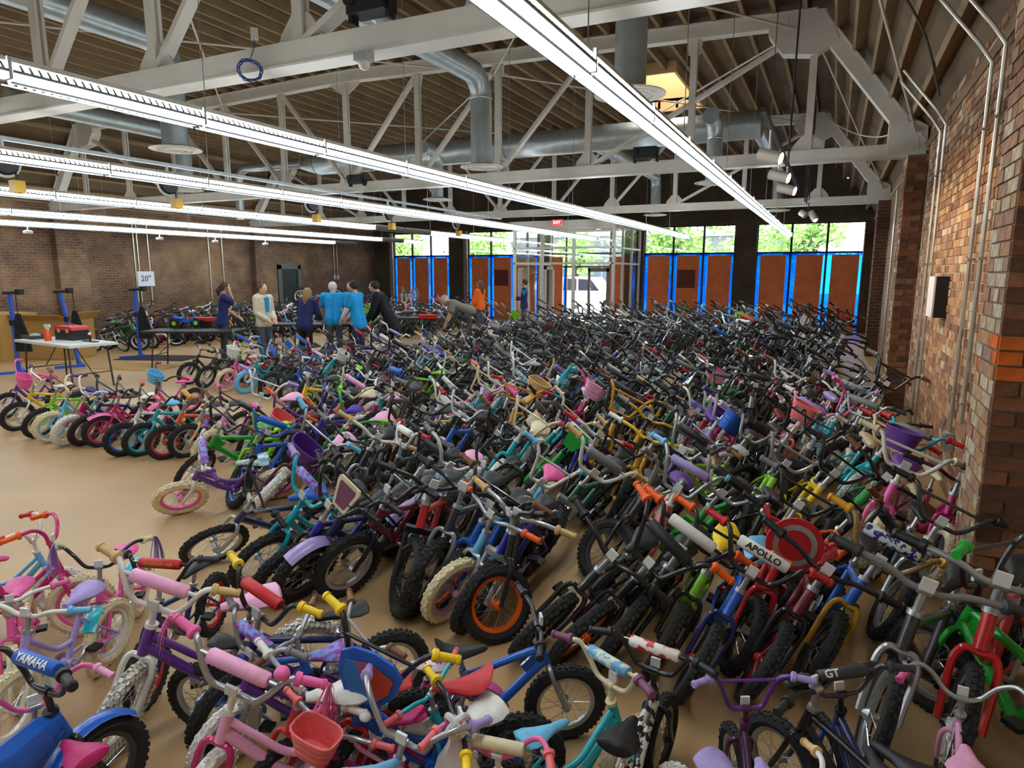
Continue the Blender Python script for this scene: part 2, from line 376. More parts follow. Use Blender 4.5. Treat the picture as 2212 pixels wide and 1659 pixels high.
# facade
GLASS = glass_mat('window_glass', (0.97, 0.98, 0.98), 0.05)
DKFR = plain('dark_window_frame', (40, 34, 32), 0.5)
ZW, ZB = 3.58, 2.58
fac = MB()
piers_f = [(XL-0.4, -17.9), (-14.86, -14.11), (-10.75, -10.2), (-7.15, -6.45), (-3.23, -2.51), (0.78, XR+0.4)]
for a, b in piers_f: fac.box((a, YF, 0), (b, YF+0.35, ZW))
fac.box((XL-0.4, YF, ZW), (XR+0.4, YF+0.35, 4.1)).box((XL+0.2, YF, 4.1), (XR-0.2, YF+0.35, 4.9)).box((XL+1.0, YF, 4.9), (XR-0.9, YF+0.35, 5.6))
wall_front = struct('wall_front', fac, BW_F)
for a, b in [(-17.9, -17.75), (-14.11, -13.95)]: MB().box((a, YF-0.06, 0), (b, YF, ZW)).obj('door_post', [plain('pale_peeling_wood', (150, 132, 122), 0.8, noise=0.3, scale=5)], wall_front, False)
FILM = film_mat('blue_masking_film', (70, 172, 255), 0.85)
BOARD = plain('rust_brown_hardboard', (238, 132, 76), 0.75, noise=0.16, scale=2.5)
BOARDD = plain('dark_brown_patch', (110, 52, 42), 0.7)
wn = 0
def window(x0, x1, n, name):
    fr = MB(); W = (x1-x0)/n
    for i in range(n+1): fr.box((x0+W*i-0.035, YF+0.1, 0), (x0+W*i+0.035, YF+0.17, ZW))
    for z in (0.02, ZB, ZW-0.03): fr.box((x0, YF+0.1, z-0.03), (x1, YF+0.17, z+0.03))
    wobj = struct(name, fr, DKFR)
    for i in range(n):
        MB().box((x0+W*i+0.035, YF+0.13, ZB+0.03), (x0+W*(i+1)-0.035, YF+0.138, ZW-0.06)).obj('pane', [GLASS], wobj, False)
        MB().box((x0+W*i+0.035, YF+0.13, 0.05), (x0+W*(i+1)-0.035, YF+0.138, ZB-0.03)).obj('pane', [GLASS], wobj, False)
        for xa, xb in ((x0+W*i+0.03, x0+W*i+0.24), (x0+W*(i+1)-0.24, x0+W*(i+1)-0.03)):
            MB().box((xa, YF+0.085, 0.05), (xb, YF+0.09, ZB)).obj('film_strip', [FILM], wobj, False, label='strip of bright blue masking film')
        MB().box((x0+W*i+0.03, YF+0.085, ZB-0.1), (x0+W*(i+1)-0.03, YF+0.09, ZB)).obj('film_strip', [FILM], wobj, False, label='strip of bright blue masking film')
    return W
def board(x0, x1, tilt, patch, label, group=None):
    o = MB().box((-(x1-x0)/2, 0, 0), ((x1-x0)/2, 0.018, 2.5)).obj('hardboard_sheet', [BOARD], None, False, label=label, cat='board', group=group)
    o.location = ((x0+x1)/2, YF+0.05, 0.0); o.rotation_euler = (0, tilt, 0)
    if patch: MB().box((-(x1-x0)/2+0.03, -0.004, 1.35), ((x1-x0)/2-0.12, 0, 2.0)).obj('dark_patch', [BOARDD], o, False, label='dark brown square patch')
bl = {(1, 0): 'rust-brown hardboard sheet in the window beside the dark corner by the long brick wall',
      (1, 1): 'rust-brown hardboard sheet in the middle of the three-board window behind the work tables',
      (1, 2): 'rust-brown hardboard sheet against the dark pier behind the upturned white bike',
      (2, 0): 'rust-brown hardboard sheet behind the person in orange',
      (2, 1): 'rust-brown hardboard sheet with a dark square patch beside the glass vestibule',
      (3, 0): 'rust-brown hardboard sheet in the window bay just past the vestibule, next to its glass',
      (3, 1): 'rust-brown hardboard sheet with a dark square patch between two plain sheets',
      (3, 2): 'rust-brown hardboard sheet against the pier between the two wide windows',
      (4, 0): 'rust-brown hardboard sheet in the end window, next to the pier',
      (4, 1): 'rust-brown hardboard sheet in the middle of the end window under the leafy tree',
      (4, 2): 'rust-brown hardboard sheet in the end window nearest the long conduit wall'}
for bi, (x0, x1, n) in enumerate([(-17.75, -14.86, 3), (-13.95, -10.75, 3), (-6.45, -3.23, 3), (-2.51, 0.78, 3)], 1):
    W = window(x0, x1, n, 'window_%d' % bi)
    for i in range(n):
        if (bi, i) in bl:
            tl = [0.0, 0.008, -0.006, 0.012, 0.004][(bi*3+i) % 5]
            board(x0+W*i+0.16, x0+W*(i+1)-0.12, tl, (bi, i) in ((2, 1), (3, 1)), bl[(bi, i)])
board(-11.7, -10.85, 0, False, 'rust-brown hardboard sheet seen through the side glass of the vestibule')
# entrance bay: transom window, door, vestibule
ALU = plain('white_aluminium_frame', (196, 194, 188), 0.4)
ALUG = plain('grey_aluminium_frame', (128, 128, 126), 0.4)
e0, e1 = -10.2, -7.15
fr = MB()
for x in (e0+0.03, -9.55, -7.75, e1-0.03): fr.box((x-0.035, YF+0.1, 0), (x+0.035, YF+0.17, ZW))
for z in (2.12, 2.62, ZW-0.03): fr.box((e0, YF+0.1, z-0.035), (e1, YF+0.17, z+0.035))
w5 = struct('window_5', fr, ALUG)
for xa, xb in ((e0+0.06, -9.59), (-9.51, -7.79), (-7.71, e1-0.06)):
    for za, zb in ((2.16, 2.58), (2.66, ZW-0.07)): MB().box((xa, YF+0.13, za), (xb, YF+0.137, zb)).obj('pane', [GLASS], w5, False)
board(e0+0.06, -9.68, 0, False, 'narrow rust-brown hardboard sheet beside the open street door')
board(-7.72, e1-0.04, 0, False, 'narrow rust-brown hardboard sheet past the street door')
for xa in (-9.64, e0+0.02): MB().box((xa, YF+0.085, 0.05), (xa+0.09, YF+0.09, 2.1)).obj('film_strip', [FILM], w5, False)
# street door, glazed, closed half and open half
dr = MB()
for xa in (-8.64,):
    for x in (xa+0.05, xa+0.80): dr.box((x-0.05, YF+0.1, 0.02), (x+0.05, YF+0.15, 2.08))
    for z in (0.15, 2.02): dr.box((xa, YF+0.1, z-0.09), (xa+0.85, YF+0.15, z+0.06))
d1 = struct('door_1', dr, ALUG)
MB().box((-8.54, YF+0.12, 0.2), (-7.9, YF+0.127, 1.94)).obj('pane', [GLASS], d1, False)
MB().tube([(-8.52, YF+0.04, 0.8), (-8.52, YF+0.02, 0.85), (-8.52, YF+0.02, 1.25), (-8.52, YF+0.04, 1.3)], 0.014, 6).obj('door_handle', [STEEL], d1)
VY, vx0, vx1, VZ = 21.1, -10.2, -6.55, 3.42
vb = MB()
vposts = [vx0, -9.15, -8.0, vx1-0.06]
for x in vposts: vb.box((x, VY, 0), (x+0.09, VY+0.1, VZ))
for z in (2.2, 2.72, VZ-0.04): vb.box((vx0, VY+0.01, z-0.035), (vx1, VY+0.09, z+0.035))
for y in (VY+1.1, VY+2.2, YF-0.1):
    for x in (vx0, vx1-0.08): vb.box((x, y, 0), (x+0.08, y+0.07, VZ))
for x in (vx0, vx1-0.08):
    for z in (2.2, 2.72): vb.box((x+0.01, VY, z-0.03), (x+0.07, YF, z+0.03))
vest = struct('wall_vestibule', vb, ALU)
MB().box((vx0-0.12, VY-0.06, VZ), (vx1+0.1, YF, VZ+0.2)).obj('soffit', [plain('white_board', (205, 200, 190), 0.6)], vest, False)
for xa, xb in zip(vposts[:-1], vposts[1:]):
    for za, zb in ((2.76, VZ-0.08), (2.24, 2.68)): MB().box((xa+0.09, VY+0.045, za), (xb, VY+0.052, zb)).obj('pane', [GLASS], vest, False)
MB().box((vx0+0.09, VY+0.045, 0.05), (-9.15, VY+0.052, 2.16)).obj('pane', [GLASS], vest, False)
for x in (vx0+0.035, vx1-0.045):
    for ya, yb in ((VY+0.1, VY+1.1), (VY+1.17, VY+2.2), (VY+2.27, YF-0.1)):
        for za, zb in ((0.05, 2.17), (2.23, 2.69), (2.75, VZ)): MB().box((x, ya, za), (x+0.007, yb, zb)).obj('pane', [GLASS], vest, False)
d2 = struct('door_2', MB().box((-9.06, VY+0.1, 0.02), (-9.0, VY+0.2, 2.1)).box((-9.06, VY+0.82, 0.02), (-9.0, VY+0.92, 2.1)).box((-9.06, VY+0.1, 0.02), (-9.0, VY+0.9, 0.2)).box((-9.06, VY+0.1, 2.0), (-9.0, VY+0.9, 2.1)), ALU)
MB().box((-9.035, VY+0.2, 0.2), (-9.028, VY+0.82, 2.0)).obj('pane', [GLASS], d2, False)
for x in (-9.3, -7.6):
    o = MB().lathe([(0.1, 0), (0.1, 0.012), (0.08, 0.02)], 16).obj('downlight', [WHITE], None, label='round recessed ceiling lamp under the vestibule soffit', cat='lamp', group='vestibule downlights')
    o.location = (x, 22.6, VZ-0.02); MB().lathe([(0.075, -0.004), (0.075, 0.0)], 16).obj('lens', [emit('downlight_lens', (255, 244, 224), 8)], o)
# exit sign
ex = MB().box((-0.2, 0, 0), (0.2, 0.06, 0.2)).obj('exit_sign', [WHITE], None, False, label='illuminated red EXIT sign on the vestibule header', cat='sign')
ep = onY(1203, 490, VY-0.13); ex.location = (ep[0], VY-0.13, VZ+0.02)
MB().box((-0.17, -0.006, 0.03), (0.17, 0, 0.17)).obj('sign_face', [emit('exit_glow', (255, 20, 30), 2.2)], ex, False)
tm = text_mesh('EXIT', 0.13, 0.001, 0.002); place('lettering', tm, [emit('exit_letters', (255, 190, 180), 2.5)], ex, Matrix.Translation((0, -0.009, 0.1)) @ Matrix.Rotation(PI/2, 4, 'X'))
# doorway in the long brick wall
GREY = plain('grey_green_trim', (86, 92, 88), 0.6)
yd0, yd1 = 18.75, 19.6
d3 = struct('door_3', MB().box((XL, yd0-0.18, 0), (XL+0.05, yd0, 2.15)).box((XL, yd1, 0), (XL+0.05, yd1+0.14, 2.15)).box((XL, yd0-0.18, 2.0), (XL+0.05, yd1+0.14, 2.2)), GREY)
MB().box((XL-0.005, yd0, 0), (XL+0.012, yd1, 2.0)).obj('door_leaf', [plain('dark_green_door', (24, 34, 32), 0.5)], d3, False)
MB().ball((XL+0.04, yd1-0.08, 1.0), 0.03).obj('door_knob', [STEEL], d3)
# ------------------------------------------------------------------ trusses
PX = [BX, KX]+[KX+(XC-KX)*i/5 for i in range(1, 6)]
def truss(Y, label):
    t = empty('roof_truss', (0, Y, 0), label=label, cat='truss', group='white steel roof trusses')
    top = lambda x: PROF[1][1]+(1-abs(x-XC)/(KX-XC))*(PROF[2][1]-PROF[1][1])
    zb = 3.56; mir = lambda x: 2*XC-x
    P = lambda nm, m: m.obj(nm, [WHITE], t, False)
    P('bottom_chord', MB().bar((mir(BX), -0.055, zb), (BX, -0.055, zb), 0.05, 0.17).bar((mir(BX), 0.055, zb), (BX, 0.055, zb), 0.05, 0.17).bar((mir(BX), 0, zb-0.09), (BX, 0, zb-0.09), 0.2, 0.018))
    for s in (0, 1):
        f = (lambda x: x) if s == 0 else mir
        P('top_chord', MB().bar((f(KX), 0, 5.42), (XC, 0, 5.62), 0.18, 0.18).bar((f(KX), 0, 5.52), (XC, 0, 5.72), 0.26, 0.02))
        P('end_chord', MB().bar((f(BX), 0, 3.5), (f(KX), 0, 5.42), 0.18, 0.2, up=(0, 1, 0)).bar((f(BX+0.08), 0, 3.56), (f(KX+0.08), 0, 5.48), 0.02, 0.26, up=(0, 1, 0)))
        for i, x in enumerate(PX[1:]):
            if i == 5 and s == 1: break
            P('vertical', MB().bar((f(x), -0.03, zb), (f(x), -0.03, top(x)), 0.1, 0.03, up=(0, 1, 0)).bar((f(x), 0.03, zb), (f(x), 0.03, top(x)), 0.1, 0.03, up=(0, 1, 0)))
            gp = 0.2 if i else 0.0
            if i: P('gusset', MB().prism([(f(x)-0.11-(0.3 if i == 5 else 0), top(x)-0.05), (f(x)+0.11+(0.3 if i == 5 else 0), top(x)-0.05), (f(x)+0.11+(0.2 if i == 5 else 0), top(x)-0.16), (f(x)+0.09, top(x)-0.3), (f(x)-0.09, top(x)-0.3), (f(x)-0.11-(0.2 if i == 5 else 0), top(x)-0.16)], -0.012, 0.012, 'y'))
            P('gusset', MB().prism([(f(x)-0.24, zb+0.05), (f(x)+0.24, zb+0.05), (f(x)+0.2, zb+0.16), (f(x)+0.08, zb+0.3), (f(x)-0.08, zb+0.3), (f(x)-0.2, zb+0.16)], -0.012, 0.012, 'y'))
        for i in range(2, 6):                               # diagonals rise outwards
            xa, xb = PX[i+1], PX[i]
            if i == 2: continue
            P('diagonal', MB().bar((f(xa), 0, zb+0.05), (f(xb), 0, top(xb)-0.08), 0.05, 0.11, up=(0, 1, 0)))
        P('diagonal', MB().bar((f(PX[3]), 0, zb+0.05), (f(PX[1])-0.0, 0, 5.34), 0.05, 0.13, up=(0, 1, 0)))
        P('gusset', MB().prism([(f(KX+0.3), 5.08), (f(KX+0.12), 5.5), (f(KX-0.2), 5.52), (f(KX-0.62), 5.44), (f(KX-0.62), 5.25), (f(KX-0.42), 4.98), (f(KX), 4.92)], -0.118, 0.118, 'y'))
        P('gusset', MB().prism([(f(BX+0.02), zb-0.1), (f(BX+0.02), zb+0.28), (f(BX-0.34), zb+0.5), (f(BX-0.44), zb+0.42), (f(BX-0.44), zb-0.1)], -0.118, 0.118, 'y'))
    rv = MB()                                               # rivets at the ridge and knuckle plates
    for s in (0, 1):
        f = (lambda x: x) if s == 0 else mir
        for k in range(8): rv.ball((f(KX-0.1-0.06*k), -0.12, 5.1+0.05*(k % 3)), 0.014, 6, 4)
        for k in range(6): rv.ball((f(BX-0.08), -0.12, 3.52+0.06*k), 0.014, 6, 4)
    rv.obj('rivets', [WHITE], t)
    return t
truss(TR_Y[0], 'white riveted steel roof truss carrying the blue cable coil')
truss(TR_Y[1], 'white riveted steel roof truss behind the big round ceiling diffusers')
truss(TR_Y[2], 'white riveted steel roof truss next to the street windows, past the skylight')
ROD = plain('pale_tie_rod', (206, 202, 190), 0.5)
for i in range(2):
    ya, yb = TR_Y[i], TR_Y[i+1]; nm = ('between near and middle trusses', 'between middle and window trusses')[i]
    MB().cyl((KX-0.05, ya, 5.3), (BX-0.1, yb, 3.75), 0.016, 6).obj('brace_rod', [ROD], label='thin brace rod running down to a conduit wall pier '+nm, cat='rod')
    for k, (xa, xb) in enumerate([(-12.2, -5.6), (-5.6, -12.2), (-5.6, KX-0.2), (KX-0.2, -5.6)]):
        MB().cyl((xa, ya, 5.3), (xb, yb, 5.3), 0.016, 6).obj('brace_rod', [ROD], label='thin crossed steel brace rod under the roof deck '+nm, cat='rod', group='crossed rods '+nm)

# ------------------------------------------------------------------ linear lights
LX = [-1.28, -4.2, -7.18, -10.35, -13.9, -17.0]; LZ, LEND, LP = 2.98, 21.0, 1.25
hs = MB().prism([(-0.058, 0.048), (-0.045, 0.08), (0.045, 0.08), (0.058, 0.048)], 0.0, 1.23, 'y').mesh('housing', False)
ls = MB().prism([(-0.07, -0.006), (-0.056, 0.046), (0.056, 0.046), (0.07, -0.006), (0.03, -0.034), (-0.03, -0.034)], 0.02, 1.21, 'y').mesh('lens', False)
lv = MB()
for k in range(25):
    y = 0.04+k*0.048; lv.add([(-0.078, y, -0.004), (0.078, y, -0.004), (0.05, y, -0.06), (-0.05, y, -0.06)], [(0, 1, 2, 3)])
    
    for sx in (-1, 1): lv.add([(sx*0.060, y, 0.044), (sx*0.086, y, 0.0), (sx*0.084, y+0.018, 0.004), (sx*0.062, y+0.014, 0.04)], [(0, 1, 2, 3)])
for s in (-1, 1): lv.bar((s*0.08, 0.0, -0.004), (s*0.08, 1.23, -0.004), 0.006, 0.016); lv.bar((s*0.05, 0.0, -0.058), (s*0.05, 1.23, -0.058), 0.005, 0.01)
lv = lv.mesh('louvre', False)
ec = MB().box((-0.076, 1.23, -0.045), (0.076, 1.25, 0.072)).mesh('joint_cover', False)
hg = MB().cyl((0, 0.06, 0.08), (0, 0.06, 2.4), 0.004, 4).mesh('hanger', False)
LOUV = plain('grey_louvre', (120, 124, 126), 0.4); JC = plain('clear_joint_cover', (168, 174, 172), 0.3)
OFFL = plain('unlit_lens', (170, 172, 170), 0.4)
rown = ['nearest the conduit brick wall', 'second from the conduit brick wall', 'third from the conduit brick wall',
        'fourth from the conduit brick wall', 'fifth from the conduit brick wall', 'nearest the long plain brick wall']
def proj(P):
    d = np.array(P, float)-np.array([0, 0, CAM_H]); z = d@_fw
    return (1106+FPX*(d@_r2)/z, 829.5-FPX*(d@_u2)/z, z)
for r, x in enumerate(LX):
    y = LEND-LP*20
    for k in range(20):
        f = empty('linear_light', (x, y, LZ)); u, v, z = proj((x, y+0.6, LZ)); off = z > 0 and ((r == 3 and 812 < u < 925) or (r == 5 and 716 < u < 765) or (r == 4 and 845 < u < 880))
        tag(f, ('unlit' if off else 'lit')+' white louvred linear lamp in the run '+rown[r], 'lamp', 'lamps of the run '+rown[r])
        place('housing', hs, [WHITE], f); place('lens', ls, [OFFL if off else TUBE], f); place('louvre', lv, [LOUV], f); place('joint_cover', ec, [JC], f)
        if k % 2 == 0 : place('hanger', hg, [STEEL], f)
        y += LP

# ------------------------------------------------------------------ ducts
def diffuser(par, c, r=0.35):
    d = MB().lathe([(r, 0.0), (r, 0.012), (r*0.55, 0.05), (0.16, 0.06)], 28, (c[0], c[1], c[2])).obj('diffuser', [WHITE], par)
    for rr_ in (0.72, 0.48, 0.26):
        MB().tube(arc((c[0], c[1], c[2]-0.008), r*rr_, 0, 2*PI*23/24, 23, 'xy'), 0.012, 6, closed=True).obj('ring', [WHITE], d)
def drop_duct(x, y, zh, ylen, r, label, zb=3.62, axis='y', sign=-1, R=None):
    t = empty('round_duct', (0, 0, 0), label=label, cat='duct'); R = R or 2.0*r
    ax = np.array([0, sign, 0.]) if axis == 'y' else np.array([sign, 0, 0.])
    base = np.array([x, y, 0.])
    MB().cyl((x, y, zb+0.04), (x, y, zh-R), r, 24).obj('drop', [GALV], t)
    el = [base+ax*(R-R*math.cos(a))+np.array([0, 0, zh-R+R*math.sin(a)]) for a in np.linspace(0, PI/2, 8)]
    MB().tube(el, r*1.01, 24).obj('elbow', [GALV], t)
    p0 = base+ax*R+np.array([0, 0, zh]); MB().cyl(p0, p0+ax*ylen, r, 24).obj('run', [GALV], t)
    sm = MB(); sm.lathe([(r+0.004, 0), (r+0.012, 0.012), (r+0.004, 0.024)], 24, (x, y, zh-R-0.012))
    sm.obj('seam', [GALV], t); diffuser(t, (x, y, zb))
    return t
def dpos(u, v, z=3.62): return onZ(u, v, z)
p = dpos(1040, 362); h2 = onX(930, 108, p[0])
drop_duct(p[0], p[1], 5.05, 12, 0.175, 'galvanised round duct dropping through the middle truss to a white disc diffuser')
p = dpos(380, 324); drop_duct(p[0], p[1], 5.05, 10.5, 0.175, 'galvanised round duct dropping to a disc diffuser between the light runs by the cord reels')
p = dpos(1360, 206); drop_duct(p[0], p[1], 5.1, 10.5, 0.155, 'galvanised round duct dropping beside the lamp run next to the conduit wall')
MD_Y = 14.2
for (u, v, lab, r) in [(945, 432, 'slim galvanised duct dropping from the cross main behind the middle truss', 0.14), (1415, 465, 'slim galvanised duct ending in a disc diffuser over the bikes before the windows', 0.15),
                    (1540, 396, 'galvanised duct with a disc diffuser below the skylight', 0.15), (1678, 455, 'galvanised duct with a disc diffuser near the end window and the track lamps', 0.15)]:
    p = dpos(u, v); drop_duct(p[0], p[1], 4.75, max(0.3, p[1]-MD_Y-0.5), r, lab)
p = dpos(402, 411); drop_duct(p[0], p[1], 4.75, 3.0, 0.16, 'galvanised duct with a disc diffuser above the long plain wall bikes')
t = empty('main_duct', (0, 0, 0), label='wide galvanised cross duct hung behind the middle truss', cat='duct')
xa, xb = onY(690, 360, MD_Y)[0], onY(1645, 290, MD_Y)[0]
MB().cyl((xa, MD_Y, 4.75), ((xa+xb)/2, MD_Y, 4.75), 0.3, 28).obj('run', [GALV], t)
MB().cyl(((xa+xb)/2, MD_Y, 4.75), (xb, MD_Y, 4.75), 0.27, 28).obj('run', [GALV], t)
MB().tube([((xa+xb)/2-0.05, MD_Y, 4.75), ((xa+xb)/2, MD_Y, 4.75), ((xa+xb)/2+0.05, MD_Y, 4.75)], [0.31, 0.325, 0.3], 28).obj('collar', [GALV], t)
MB().cyl((xa-0.02, MD_Y, 4.75), (xa-0.6, MD_Y, 4.75), 0.3, 28, r1=0.12).obj('reducer', [GALV], t)
pe = onY(512, 350, MD_Y)[0]
MB().tube([(xa-0.55, MD_Y, 4.78), (pe+0.4, MD_Y, 4.8)]+[(pe+0.4-0.4*math.sin(a), MD_Y, 4.4+0.4*math.cos(a)) for a in np.linspace(0, PI/2, 7)]+[(pe, MD_Y, 3.4)], 0.12, 18).obj('branch', [GALV], t)

# ------------------------------------------------------------------ gear on the trusses
def black_unit(u, v, Y, z, s, label):
    p = onY(u, v, Y); t = empty('black_fixture', (p[0], Y, z), label=label, cat='fixture')
    MB().box((-0.2*s, -0.1*s, 0), (0.2*s, 0.1*s, 0.19*s)).obj('case', [BLACKP], t, False)
    for sx in (-1, 1):
        MB().lathe([(0.06*s, -0.012), (0.065*s, 0), (0.06*s, 0.012)], 14, (sx*0.16*s, -0.105*s, 0.12*s), 'y').obj('knob', [BLACKP], t)
        MB().box((sx*0.2*s-0.015, -0.05*s, -0.06*s), (sx*0.2*s+0.015, 0.05*s, 0.16*s)).obj('bracket', [BLACKP], t, False)
black_unit(803, 45, 4.05, 3.68, 0.8, 'black box fixture clamped on the truss beside the grey dome')
black_unit(1395, 350, 10.65, 3.67, 0.9, 'black box fixture on the middle truss by the lamp run')
black_unit(772, 398, 10.65, 3.6, 0.85, 'black box fixture at the centre of the middle truss')
p = onY(785, 92, 4.1); t = empty('dome_sensor', (p[0], 4.1, 3.46), label='grey ceiling box with a clear dome under the near truss', cat='sensor')
MB().box((-0.055, -0.05, -0.06), (0.055, 0.05, 0.0)).obj('box', [plain('grey_plastic', (150, 150, 148), 0.5)], t, False)
MB().ball((0, 0, -0.075), (0.045, 0.045, 0.045), 12, 8).obj('dome', [plain('milky_dome', (200, 198, 190), 0.25)], t)
p = onY(540, 152, 4.02); BLUEC = plain('blue_cable', (48, 74, 150), 0.5)
t = empty('cable_coil', (p[0], 4.02, p[2]), 0.75, label='coil of blue network cable hanging from the near truss', cat='cable')
cp = []
for i in range(90):
    a = 2*PI*i/18; cp.append((0.085*math.cos(a)+0.012*math.sin(i*1.3), 0.01*math.sin(i*0.7), 0.075*math.sin(a)+0.01*math.cos(i*0.9)))
MB().tube(cp, 0.004, 5).obj('loops', [BLUEC], t)
MB().tube(smooth_path([(0.0, 0, 0.07), (0.03, 0, 0.14), (0.045, 0, 0.21), (0.04, 0, 0.24)]), 0.004, 5).obj('lead', [BLUEC], t)
MB().box((0.02, -0.02, 0.23), (0.075, 0.03, 0.31)).obj('plug_box', [WHITE], t, False)
# cord reels on a strut
SX, SZ = -8.7, 3.4
o = MB().bar((SX, -4.5, SZ), (SX, 17.2, SZ), 0.045, 0.045).obj('strut_rail', [GALV], None, False, label='galvanised strut rail carrying the yellow cord reels', cat='rail')
YEL = plain('yellow_outlet_box', (214, 168, 20), 0.45)
for (u, v) in [(8, 345), (362, 388), (672, 432), (838, 455), (985, 478)]:
    y = onX(u, v, SX)[1]
    t = empty('cord_reel', (SX, y, SZ), label='black and white cord reel with a yellow outlet box under the strut rail', cat='reel', group='cord reels on the strut rail')
    MB().bar((0, 0, -0.02), (0, 0, -0.14), 0.04, 0.02).obj('bracket', [GALV], t, False)
    MB().lathe([(0.13, -0.05), (0.15, -0.03), (0.15, 0.03), (0.13, 0.05)], 20, (0, 0, -0.26), 'x').obj('drum', [BLACKP], t)
    MB().tube(arc((0.0, 0, -0.26), 0.165, 0, 2*PI*23/24, 23, 'yz'), 0.016, 6, closed=True).obj('hoop', [plain('white_plastic', (215, 214, 208), 0.45)], t)
    MB().cyl((0.02, 0.1, -0.3), (0.02, 0.1, -0.46), 0.012, 6).obj('cord', [BLACKP], t)
    MB().box((-0.04, 0.04, -0.60), (0.08, 0.16, -0.46)).obj('outlet_box', [YEL], t, False)
for (u, v) in [(60, 499), (345, 514), (465, 518), (573, 524)]:
    y = onX(u, v, LX[5])[1]
    t = empty('pendant_sensor', (LX[5], y, LZ-0.07), label='small white pendant sensor below the lamp run by the long plain wall', cat='sensor', group='pendant sensors')
    MB().cyl((0, 0, 0.02), (0, 0, -0.08), 0.012, 6).obj('stem', [WHITE], t); MB().lathe([(0.07, -0.16), (0.1, -0.14), (0.1, -0.09), (0.04, -0.07)], 14).obj('body', [WHITE], t)
# track lamps
SPOT = emit('warm_spot_lens', (255, 190, 130), 26)
def track(x, z, y0, y1, label):
    return MB().bar((x, y0, z), (x, y1, z), 0.04, 0.04).obj('lamp_track', [BLACKP], None, False, label=label, cat='track')
pt1 = onD(1648, 236, 5.2); pt2 = onX(1722, 402, pt1[0])
track(pt1[0], pt1[2], pt1[1], pt1[1]+5.6, 'black lamp track hanging over the bikes beside the conduit wall')
for (u, v, lab) in [(1662, 332, 'white cylinder track lamp at the near end of the black track'), (1682, 376, 'white cylinder track lamp second along the black track'), (1698, 405, 'small white cylinder track lamp at the far end of the black track')]:
    q = onX(u, v, pt1[0]); t = empty('track_lamp', (pt1[0], q[1], pt1[2]-0.02), label=lab, cat='lamp')
    dz = q[2]-pt1[2]; MB().cyl((0, 0, 0), (0, 0, dz+0.05), 0.01, 6).obj('stem', [WHITE], t)
    MB().cyl((-0.09, 0.02, dz+0.03), (0.1, -0.02, dz-0.03), 0.055, 16).obj('can', [plain('lamp_can', (190, 180, 168), 0.4)], t)
    MB().cyl((0.1, -0.02, dz-0.03), (0.104, -0.021, dz-0.031), 0.048, 16).obj('lens', [SPOT], t)
    L = bpy.data.lights.new('spot', 'SPOT'); L.energy = 60; L.color = (1, 0.72, 0.42); L.spot_size = 1.5; L.spot_blend = 0.7; L.shadow_soft_size = 0.04
    lo = bpy.data.objects.new('lamp_beam', L); COL.objects.link(lo); lo.parent = t; lo.location = (0.13, -0.03, dz-0.04)
    lo.rotation_euler = Vector((0.95, 0.1, -0.55)).to_track_quat('-Z', 'Y').to_euler()
q = onD(1745, 468, 14.3); t = empty('track_lamp', (q[0], q[1], q[2]), label='twin white track lamp hanging before the end window', cat='lamp')
MB().cyl((0, 0, 0.05), (0, 0, 5.5-q[2]), 0.012, 6).obj('stem', [BLACKP], t); MB().bar((-0.12, 0, 0.32), (0.12, 0, 0.32), 0.04, 0.04).obj('bar', [WHITE], t, False)
for s in (-1, 1): MB().cyl((s*0.1-0.05, 0, 0.1), (s*0.1+0.06, -0.06, -0.03-0.05*s), 0.07, 14).obj('can', [MATS['lamp_can']], t); 
MB().cyl((0.17, -0.06, -0.08), (0.174, -0.062, -0.083), 0.05, 14).obj('lens', [SPOT], t)
CORD = plain('black_cord', (26, 24, 24), 0.6)
for (u0, v0, u1, v1, dep, r, lab) in [(1724, 0, 1702, 352, 5.6, 0.009, 'thick black cord hanging down to the lamp track'), (1680, 20, 1664, 250, 5.6, 0.003, 'thin hanging wire of the lamp track'),
                                (1757, 250, 1742, 440, 12.0, 0.012, 'black cable bundle hanging from the middle truss knuckle'), (1751, 260, 1738, 436, 12.0, 0.01, 'second black cable hanging close beside the cable bundle')]:
    a, b = onD(u0, v0, dep), onD(u1, v1, dep)
    if dep > 10: b = onY(u1, v1, 11.0)
    a[2] = 5.5
    MB().tube([(b[0], b[1], a[2]), (b[0]+0.012, b[1], (a[2]+b[2])/2), tuple(b)], r, 6).obj('hanging_cord', [CORD], None, label=lab, cat='cable')

# ------------------------------------------------------------------ conduits and boxes
def conduit(pts, label, r=0.014, group=None): return MB().tube(pts, r, 8).obj('conduit', [CONDUIT], None, label=label, cat='conduit', group=group)
for k, (u, v, xx, zb) in enumerate([(2090, 598, 0.965, 0.55), (2114, 598, 0.965, 0.75), (1999, 598, 0.965, 0.05), (2009, 598, 0.965, 0.05)]):
    y = onX(u, v, xx)[1]
    lab = ['steel conduit on the conduit brick wall ending in the grey outlet box', 'steel conduit beside the white wall box, closest to the near pier', 'steel conduit close to the dark middle pier', 'second steel conduit beside the one close to the dark middle pier'][k]
    c = conduit([(xx, y, zb), (xx, y, 3.5), (xx-0.1, y+0.02, 3.66), (xx-0.45, y+0.05, 4.12)], lab, 0.016)
    for z in (0.9, 2.0, 3.0): MB().box((xx-0.02, y-0.022, z), (xx+0.03, y+0.022, z+0.02)).obj('strap', [CONDUIT], c, False)
y = onX(1921, 598, 0.965)[1]; conduit([(0.965, y, 0.05), (0.965, y, 3.5)], 'steel conduit on the brick between the middle pier and the pier by the windows', 0.018)
y = onX(2090, 598, 0.965)[1]; t = empty('outlet_box', (XR, y, 0.42), label='grey steel outlet box low on the conduit wall', cat='outlet')
